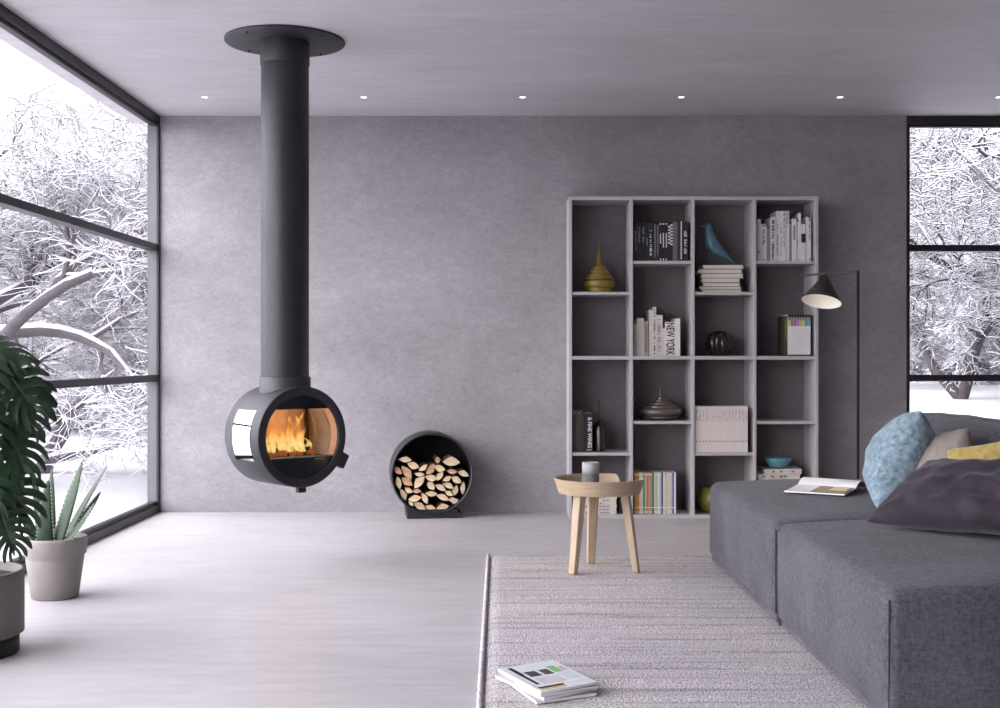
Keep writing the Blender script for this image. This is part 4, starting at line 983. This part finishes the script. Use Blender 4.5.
# ------------------------------------------------------------------ aloe
AX, AY = WX(55, 5.13), 5.13
al = thing('potted_aloe', 'spiky aloe in a tapered greige pot on the floor by the glass wall', 'potted plant', (AX, AY, 0))
m = MB(); m.lathe([(.090, 0), (.096, .004), (.118, .165), (.1195, .178), (.127, .186), (.1315, .245), (.1315, .257), (.122, .257), (.118, .235), (0, .232)], 72); m.obj('pot', M['pot'], al)
m = MB(); m.lathe([(.1185, .236), (.08, .240), (0, .244)], 32, cap=False); m.obj('soil', M['soil'], al)
def aloe_leaf(base, tip, w, bend, th=.35, face=None):
    base = Vector(base); tip = Vector(tip); m = MB(); J = 18; pts = []; w = w * 1.25
    side0 = (tip - base).cross(Vector((0, 1, 0))) if face is None else Vector(face)
    d0 = (tip - base).normalized(); outw = (Vector(face) if face else Vector((0, -1, 0))); outw = (outw - d0 * outw.dot(d0)).normalized(); sd = d0.cross(outw).normalized()
    vs = []; fs = []; n = 8
    for j in range(J + 1):
        t = j / J; c = base.lerp(tip, t) + Vector(bend) * math.sin(PI * t) ; ww = w * (1 - t) ** .58 * (1 - .12 * (1 - t) ** 4) + .0006
        for i in range(n):
            a = 2 * PI * i / n; x = math.cos(a); y = math.sin(a)
            yy = y * th if y > 0 else y * th * .25
            vs.append(c + sd * x * ww + outw * (yy * ww - .22 * ww * (1 - x * x) * -1 * 0 + .25 * ww * (x * x)))
    for j in range(J):
        for i in range(n):
            k = (i + 1) % n; fs.append((j*n+i, j*n+k, (j+1)*n+k, (j+1)*n+i))
    m.add(vs, fs, 0, True)
    nt_ = 15
    for s_ in (-1, 1):
        for q in range(nt_):
            t = .06 + .86 * q / nt_; c = base.lerp(tip, t) + Vector(bend) * math.sin(PI * t); ww = w * (1 - t) ** .58
            p = c + sd * s_ * ww * .98 + outw * .25 * ww; e = d0 * .0045
            m.add([p - e, p + e, p + sd * s_ * .006 + d0 * .004, p + outw * .002], [(0, 1, 2), (0, 2, 3), (1, 3, 2)], 1)
    o = m.obj('leaf', [M['aloe'], M['aloe_edge']], al)
K = AY / F
def tipw(px, py, y=0): return ((px - 55) * K, y, WZ(py, AY))
zb = .235
aloe_leaf(((50-55)*K, -.045, zb), tipw(54.5, 478, -.07), .030, (-.006, 0, 0), face=(0.1, -1, .2))
aloe_leaf(((60-55)*K, -.03, zb), tipw(85.5, 459, -.03), .026, (.004, 0, -.004), face=(-.2, -1, .3))
aloe_leaf(((57-55)*K, .03, zb), tipw(76, 468, .05), .024, (-.004, 0, 0), face=(0, -1, 0))
aloe_leaf(((66-55)*K, 0, zb), tipw(106, 466, .02), .022, (-.012, 0, -.012), face=(-.5, -.8, .5))
aloe_leaf(((68-55)*K, -.04, zb), tipw(99.5, 501, -.06), .019, (.002, 0, -.014), face=(-.5, -.8, .5))
aloe_leaf(((43-55)*K, .02, zb), tipw(31, 474, .04), .022, (-.006, 0, 0), face=(.2, -1, 0))
aloe_leaf(((42-55)*K, -.03, zb), tipw(17, 488, -.03), .020, (-.008, 0, -.01), face=(.5, -.8, .4))
aloe_leaf(((47-55)*K, .05, zb), tipw(43, 470, .10), .020, (0, 0, 0), face=(0, -1, .2))
aloe_leaf(((52-55)*K, .06, zb), tipw(62, 490, .16), .020, (0, 0, -.01), face=(0, 1, .3))
aloe_leaf(((60-55)*K, .06, zb), tipw(90, 495, .14), .019, (0, 0, -.01), face=(-.3, 1, .3))

# ------------------------------------------------------------------ monstera
PX, PY = -1.862, 4.15
mo = thing('potted_monstera', 'tall split-leaf monstera in a round taupe planter at the room edge by the glass', 'potted plant', (PX, PY, 0))
m = MB(); m.lathe([(.204, .066), (.212, .070), (.212, .282), (.208, .286), (.200, .286), (.198, .25), (0, .25)], 72); m.obj('planter', M['planter'], mo)
m = MB(); m.lathe([(.192, 0), (.196, .003), (.196, .066)], 72); m.obj('planter_base', M['black'], mo)
m = MB(); m.lathe([(.199, .255), (.1, .262), (0, .266)], 32, cap=False); m.obj('soil', M['soil'], mo)
def leaf_mesh(L, W, seed, droop):
    q = random.Random(seed); m = MB(); nl = 7
    def mid(v): return Vector((0, L * v, -droop * L * v * v))
    def Pp(v, u, s_):
        ang = R(138 - 122 * v ** .8); wl = W * (.66 + .42 * math.sin(PI * min(1, v * 1.05) ** .9)) * (1 if v < .75 else 1 - .9 * (v - .75))
        a2 = ang - R(16) * u * u      # lobes curve forwards
        d = Vector((s_ * math.sin(a2), math.cos(a2), 0)); r = wl * u
        p = mid(v) + d * r; p.z += -.28 * r * r / W - droop * .2 * r + .012 * math.sin(u * 3) ; return p
    for s_ in (-1, 1):
        for i in range(nl):
            v0, v1 = i / nl * .93, (i + 1) / nl * .93; g = q.uniform(.34, .46); U = 9; vs = []; fs = []; lm = q.uniform(.92, 1.05)
            hole = .22 + .1 * q.random()
            for j in range(U + 1):
                u = j / U * lm; k = 0 if u < hole else g * min(1, ((u - hole) / (1 - hole)) ** .35) ; tipk = 1 - max(0, (j / U - .78) / .22) ** 2.6 * .75
                c = (v0 + v1) / 2 + .01 * u; hw = (v1 - v0) / 2 * (1.02 - k) * tipk
                if i == 0: c = max(c, hw)
                vs += [Pp(c - hw, u, s_), Pp(c, u, s_) + Vector((0, 0, -.0035 * min(1, 4 * u))), Pp(c + hw, u, s_)]
            for j in range(U):
                b = 3 * j
                for e in (0, 1):
                    f4 = (b + e, b + e + 1, b + e + 4, b + e + 3); fs.append(f4 if s_ > 0 else f4[::-1])
            m.add(vs, fs, 0, True)
    # tip lobe
    vs = []
    for j in range(6):
        t = j / 5; c = mid(.93 + .22 * t); w = .05 * L * (1 - t) ** .7; vs += [c + Vector((-w, 0, 0)), c + Vector((w, 0, 0))]
    m.add(vs, [(2*j, 2*j+1, 2*j+3, 2*j+2) for j in range(5)], 0, True)
    m.tube([mid(-.02 + 1.0 * t / 6) + Vector((0, 0, .0012)) for t in range(7)], [.003 * (1 - t / 8) for t in range(7)], 5, 1)
    return m
mains = [MB()]
stemtop = Vector((0.0, 0, .95))
m = MB(); m.tube([(0, 0, .255), (.02, .01, .45), (-.015, .02, .65), (.01, 0, .82), (0, 0, .96)], [.014, .013, .012, .010, .007], 10); m.obj('stem', M['stem'], mo)
mr_ = random.Random(14)
# (base offset from stem axis, z, azimuth deg, pitch deg (0 level, 90 straight down), length)
lv = [(.08,-.02,1.07,-5,22,.25), (.10,-.10,1.02,-60,45,.25), (.17,-.02,.98,-8,50,.27), (.22,.02,.90,5,78,.22), (.12,-.10,.86,-50,58,.27), (.20,-.05,.79,-16,62,.26), (.12,-.10,.68,-48,62,.27), (.19,-.04,.62,-10,66,.25),
      (.08,-.13,.52,-60,66,.25), (.19,-.07,.485,-10,70,.20), (-.08,.06,1.02,130,35,.26), (-.13,-.05,.88,-150,50,.27), (.0,.15,.86,95,55,.26), (-.12,.05,.66,165,62,.26), (-.06,-.15,.70,-110,62,.26), (.04,.15,.60,75,62,.24)]
for k, (bx_, by_, bz_, az, pt, ln) in enumerate(lv):
    bx_ -= .015
    me = leaf_mesh(ln * .72, ln * .46, k, .30)
    o = me.obj('leaf', [M['leaf'], M['stem']], mo, (bx_, by_, bz_ + .02))
    # local +Y is the leaf direction, +Z its upper side
    d = Vector((math.cos(R(az)) * math.cos(R(pt)), math.sin(R(az)) * math.cos(R(pt)), -math.sin(R(pt))))
    zax = Vector((math.cos(R(az)) * math.sin(R(pt)), math.sin(R(az)) * math.sin(R(pt)), math.cos(R(pt)))); zax = zax * .45 + Vector((.25, -1, .35)); zax = (zax - d * zax.dot(d)).normalized(); xax = d.cross(zax)
    o.matrix_local = Matrix.Translation((bx_, by_, bz_ + .02)) @ Matrix(((xax.x, d.x, zax.x, 0), (xax.y, d.y, zax.y, 0), (xax.z, d.z, zax.z, 0), (0, 0, 0, 1))) @ Matrix.Rotation(mr_.uniform(-.35, .35), 4, 'Y')
    m = MB(); zs_ = max(.26, bz_ - .18); p0 = Vector((0, 0, zs_)); p2 = Vector((bx_, by_, bz_ + .02)); p1 = (p0 + p2) / 2 + Vector((bx_ * .1, by_ * .1, .05))
    m.tube([p0.lerp(p1, t / 4).lerp(p1.lerp(p2, t / 4), t / 4) for t in range(5)], .0035, 6); m.obj('petiole', M['stem'], mo)

# ------------------------------------------------------------------ outside: snow and trees
def gh(x, y):
    s1 = max(0, min(1, (y - 9) / 8)); s1 = s1 * s1 * (3 - 2 * s1); s2 = max(0, min(1, (x + 2) / 6)); s2 = s2 * s2 * (3 - 2 * s2)
    s3 = max(0, min(1, (-x - 6) / 30))
    h = -.30 + .78 * s1 * s2 + .10 * noise.noise(Vector((x * .25, y * .25, 0))) * min(1, max(0, (math.hypot(x + 0, y - 4) - 5) / 4)) + .8 * s3
    d = max(0, math.hypot(x, y) - 35); h += d * .05
    return h
m = MB(); vs = []; fs = []; xs_ = [-80, -60, -45, -34, -26, -20, -16] + [-14 + .8 * i for i in range(31)] + [12, 15, 19, 24, 32, 45, 60, 80]; ys_ = [-40, -25, -14, -8, -4] + [-2 + .8 * i for i in range(34)] + [27, 31, 36, 44, 56, 75, 95]
for y in ys_:
    for x in xs_: vs.append((x, y, gh(x, y)))
for j in range(len(ys_) - 1):
    for i in range(len(xs_) - 1):
        a = j * len(xs_) + i; cx = (xs_[i] + xs_[i+1]) / 2; cy = (ys_[j] + ys_[j+1]) / 2
        fs.append((a, a + 1, a + len(xs_) + 1, a + len(xs_)))
m.add(vs, fs, 0, True); o = m.obj('ground', M['snow_ground']); o['kind'] = 'structure'; o['label'] = 'snow-covered garden ground outside the windows'

class Tree:
    def __init__(s, seed, twig=1.0, maxlev=4, hmax=9):
        s.hmax = hmax
        s.q = random.Random(seed); s.lines = []; s.twig = twig; s.maxlev = maxlev
    def branch(s, p, d, L, r, lev):
        q = s.q; n = max(3, int(L / (.10 if lev >= 3 else .16))); n = min(n, 14); seg = L / n; pts = [p.copy()]; rs = [r]; dd = d.normalized()
        kink = {0: .16, 1: .24, 2: .30, 3: .34, 4: .38}[lev]
        for i in range(n):
            dd = (dd + Vector((q.gauss(0, kink), q.gauss(0, kink), q.gauss(0, kink * .8))) + Vector((0, 0, (.04, .02, -.02, -.03, -.03)[lev] - max(0, p.z - s.hmax) * .5))).normalized()
            p = p + dd * seg; pts.append(p.copy()); rs.append(r * (1 - .72 * (i + 1) / n))
        s.lines.append((pts, rs, lev))
        if lev >= s.maxlev: return
        kids = {0: 6, 1: 8, 2: 8, 3: 6}[lev]
        if lev >= 2: kids = max(3, int(kids * s.twig * min(1.4, L / 1.0 + .5)))
        for k in range(kids):
            t = q.uniform(.30 if lev == 0 else .12, 1.0); i = min(n - 1, int(t * n)); a = pts[i].lerp(pts[i+1], t * n - i) if i + 1 < len(pts) else pts[-1]
            dirn = (pts[min(i+1, n)] - pts[i]).normalized(); perp = Vector((q.gauss(0, 1), q.gauss(0, 1), q.gauss(.15, .7)))
            perp = (perp - dirn * perp.dot(dirn)).normalized(); sp = q.uniform(.7, 1.3)
            nd = (dirn * .75 + perp * sp).normalized()
            s.branch(a, nd, L * q.uniform(.42, .68) * (1.0 if lev else .85), max(.0032, rs[i] * q.uniform(.45, .65)), lev + 1)
def tube_fast(V, Fc, pts, rs, n, up=Vector((0, 0, 1))):
    b = len(V)
    for i, p in enumerate(pts):
        d = (pts[min(i+1, len(pts)-1)] - pts[max(i-1, 0)]).normalized(); a = d.cross(up)
        if a.length < .05: a = Vector((1, 0, 0))
        a.normalize(); c = a.cross(d)
        for k in range(n):
            t = 2 * PI * k / n + PI / 2; V.append(p + (a * math.cos(t) + c * math.sin(t)) * rs[i])
    for j in range(len(pts) - 1):
        for i in range(n):
            k = (i + 1) % n; Fc.append((b + j*n+i, b + j*n+k, b + (j+1)*n+k, b + (j+1)*n+i))
def tree_meshes(stems, seed, twig=1.3, maxlev=4, snow=0.5, hmax=9):
    """stems: [(start, direction, length, radius)] -> (trunk mesh, branches mesh, snow mesh)"""
    T = Tree(seed, twig, maxlev, hmax)
    for (p, d, L, r) in stems: T.branch(Vector(p), Vector(d), L, r, 0)
    out = {'t': ([], []), 'b': ([], []), 's': ([], [])}
    for pts, rs, lev in T.lines:
        V, Fc = out['t' if lev == 0 else 'b']; tube_fast(V, Fc, pts, rs, (10, 7, 5, 3, 3)[lev])
        sp = []; sr = []
        for i, p in enumerate(pts):
            d = (pts[min(i+1, len(pts)-1)] - pts[max(i-1, 0)]).normalized(); h = math.sqrt(max(0, 1 - d.z * d.z)); r = rs[i]
            rr = (r * .88 + .0055 * snow) * (.25 + .75 * h) * (1 if lev else .85); sr.append(rr); sp.append(p + Vector((0, 0, (r * .66 + .006 * snow) * h)))
        V, Fc = out['s']; tube_fast(V, Fc, sp, sr, (8, 6, 4, 3, 3)[lev])
    res = []
    for k, mt, nm in (('t', M['bark'], 'trunk'), ('b', M['bark'], 'branches'), ('s', M['snow'], 'snow_cover')):
        me = bpy.data.meshes.new(nm); me.from_pydata([tuple(v) for v in out[k][0]], [], out[k][1]); me.materials.append(mt)
        me.polygons.foreach_set('use_smooth', [True] * len(me.polygons)); me.update(); res.append((nm, me))
    return res
def place_tree(meshes, x, y, rz, sc, label, group=None, dz=0, zs=None):
    t = thing('snowy_tree', label, 'tree', (x, y, gh(x, y) - .05 + dz), rz, group); t.scale = (sc, sc, sc * (zs or (.76 if x < 0 else 1)))
    for nm, me in meshes:
        o = bpy.data.objects.new(nm, me); C.objects.link(o); o.parent = t
    return t
# the forked tree seen low through the glass wall
tA = tree_meshes([((0, 0, 0), (.20, 0, .9), 2.9, .10), ((.10, 0, .25), (.95, -.15, .42), 2.8, .075), ((.22, 0, .8), (-.6, .3, .6), 2.2, .07)], 4, hmax=2.3)
place_tree(tA, -5.02, 13.2, 0, 1.0, 'forked snow-laden tree with a long limb stretching low across the garden, outside the glass wall')
tB = tree_meshes([((0, 0, 0), (.1, .1, 1), 3.4, .12), ((0, 0, 1.0), (.9, .35, .35), 2.8, .075), ((0, 0, 1.5), (.75, .7, .3), 2.6, .07)], 12, hmax=2.7)
place_tree(tB, -5.0, 10.6, 0, 1.0, 'nearer snowy tree at the edge of the glass wall view with thick white boughs', zs=.98)
tC = tree_meshes([((0, 0, 0), (-.12, 0, 1), 2.6, .085), ((0, 0, .05), (-.62, .1, .8), 2.6, .075)], 23, hmax=3.6)
place_tree(tC, WX(961, 16.5), 16.5, 0, 1.0, 'snowy tree with two trunks rising in a V beyond the tall window')
tD = tree_meshes([((0, 0, 0), (.25, 0, 1), 2.8, .10), ((0, 0, .9), (-.85, .1, .75), 3.0, .065), ((0, 0, 1.6), (-.75, .3, .7), 2.8, .05)], 31)
place_tree(tD, 5.05, 11.0, 0, 1.0, 'close snowy tree whose arching bough crosses the tall window')
place_tree(tB, -7.4, 17.0, 2.2, 1.05, 'snowy tree standing behind the forked one outside the glass wall')
place_tree(tD, 8.6, 20.0, 1.4, 1.15, 'snowy tree standing behind the V-trunked one beyond the tall window')
tr = random.Random(3)
tE = tree_meshes([((0, 0, 0), (.1, 0, 1), 2.5, .07), ((0, 0, .4), (-.8, .3, .6), 2.2, .05)], 41, hmax=2.0, snow=2.2)  # extra snow whitens these far trees in place of distance haze
tG = tree_meshes([((0, 0, 0), (-.1, .1, 1), 2.8, .07), ((0, 0, .5), (.8, .3, .5), 2.2, .05)], 47, hmax=2.5, snow=2.0)  # thick snow here too, imitating the pale haze
far = [(-8.2, 21), (-6.6, 24), (-10.5, 26), (-9.0, 30), (-12.5, 33), (-14.0, 40), (-11.5, 37), (-16, 36), (7.2, 24), (9.8, 27), (12.0, 31), (10.2, 34), (14.5, 38), (13, 44), (-12, 20), (-9.6, 16.5), (-13.5, 18), (11.8, 22), (7.6, 17.5), (8.6, 15.5),  (6.4, 20.5), (9.6, 23.5), (-18.5, 44), (17, 42), (-13, 47)]
for k, (x, y) in enumerate(far):
    place_tree(((tE, tG) if x < 0 else ((tC, tD) if y < 24 else (tG, tC)))[k % 2], x, y, tr.uniform(0, 6.28), tr.uniform(.9, 1.15) * (1.25 if y > 30 else 1), 'bare snow-covered tree among the others further off in the garden', 'trees further off in the snowy garden')

bq = random.Random(77); stems = []
for i in range(9):
    a = bq.uniform(0, 6.28); stems.append(((bq.uniform(-.5, .5), bq.uniform(-.3, .3), 0), (.7 * math.cos(a), .7 * math.sin(a), .8), bq.uniform(.7, 1.2), .014))
bush = tree_meshes(stems, 78, twig=1.2, maxlev=3, snow=1.3, hmax=.7)
for k, (x, y) in enumerate([(-6.3, 19.5), (-7.6, 20.6), (-8.7, 19.0), (-9.6, 22), (-7.2, 24.5), (-10.6, 25), (-8.9, 27), (-12.2, 28), (-6.8, 26.5), (-11.0, 21), (8.6, 22.5), (10.2, 24.5), (9.0, 26), (11.8, 27), (13, 30), (10.8, 29)]):
    t = thing('snowy_bush', 'low snow-dusted bush at the far side of the snowy garden', 'bush', (x, y, gh(x, y) - .03), bq.uniform(0, 6), 'low bushes across the snowy garden'); sc_ = bq.uniform(.9, 1.5); t.scale = (sc_, sc_, sc_)
    for nm, me in bush:
        o = bpy.data.objects.new({'trunk': 'stem'}.get(nm, nm), me); C.objects.link(o); o.parent = t

# ------------------------------------------------------------------ light, sky, camera
w = bpy.data.worlds.new('World'); bpy.context.scene.world = w; w.use_nodes = True; nt = w.node_tree; N = nt.nodes; L = nt.links
bg = N['Background']; tc = N.new('ShaderNodeTexCoord'); sp = N.new('ShaderNodeSeparateXYZ'); L.new(tc.outputs['Generated'], sp.inputs[0])
# overcast sky, brighter towards the hidden sun on the glass wall side
dt = N.new('ShaderNodeVectorMath'); dt.operation = 'DOT_PRODUCT'; L.new(tc.outputs['Generated'], dt.inputs[0])
sdir = Vector((-.72, -.45, .60)).normalized(); dt.inputs[1].default_value = sdir
mr = N.new('ShaderNodeMapRange'); mr.inputs['From Min'].default_value = .1; mr.inputs['From Max'].default_value = 1.0; mr.inputs['To Min'].default_value = 1.3; mr.inputs['To Max'].default_value = 11.0; mr.interpolation_type = 'SMOOTHSTEP'
L.new(dt.outputs['Value'], mr.inputs['Value']); L.new(mr.outputs['Result'], bg.inputs['Strength']); bg.inputs['Color'].default_value = (1.0, .965, .995, 1)

sc = bpy.context.scene
cam = bpy.data.cameras.new('Camera'); co = bpy.data.objects.new('Camera', cam); C.objects.link(co); sc.camera = co
co.location = (0, 0, EYE); co.rotation_euler = (R(90), 0, 0); cam.sensor_width = 36; cam.lens = F * 36 / 1000; cam.shift_y = .002; cam.clip_start = .05; cam.clip_end = 400
sc.view_settings.view_transform = 'Standard'; sc.view_settings.look = 'None'; sc.view_settings.gamma = 1; sc.view_settings.use_curve_mapping = False
sc.view_settings.exposure = 0.0
cy = sc.cycles; cy.max_bounces = 10; cy.diffuse_bounces = 6; cy.glossy_bounces = 4; cy.transparent_max_bounces = 40; cy.transmission_bounces = 6
cy.caustics_reflective = False; cy.caustics_refractive = False; cy.sample_clamp_indirect = 6; cy.use_denoising = True
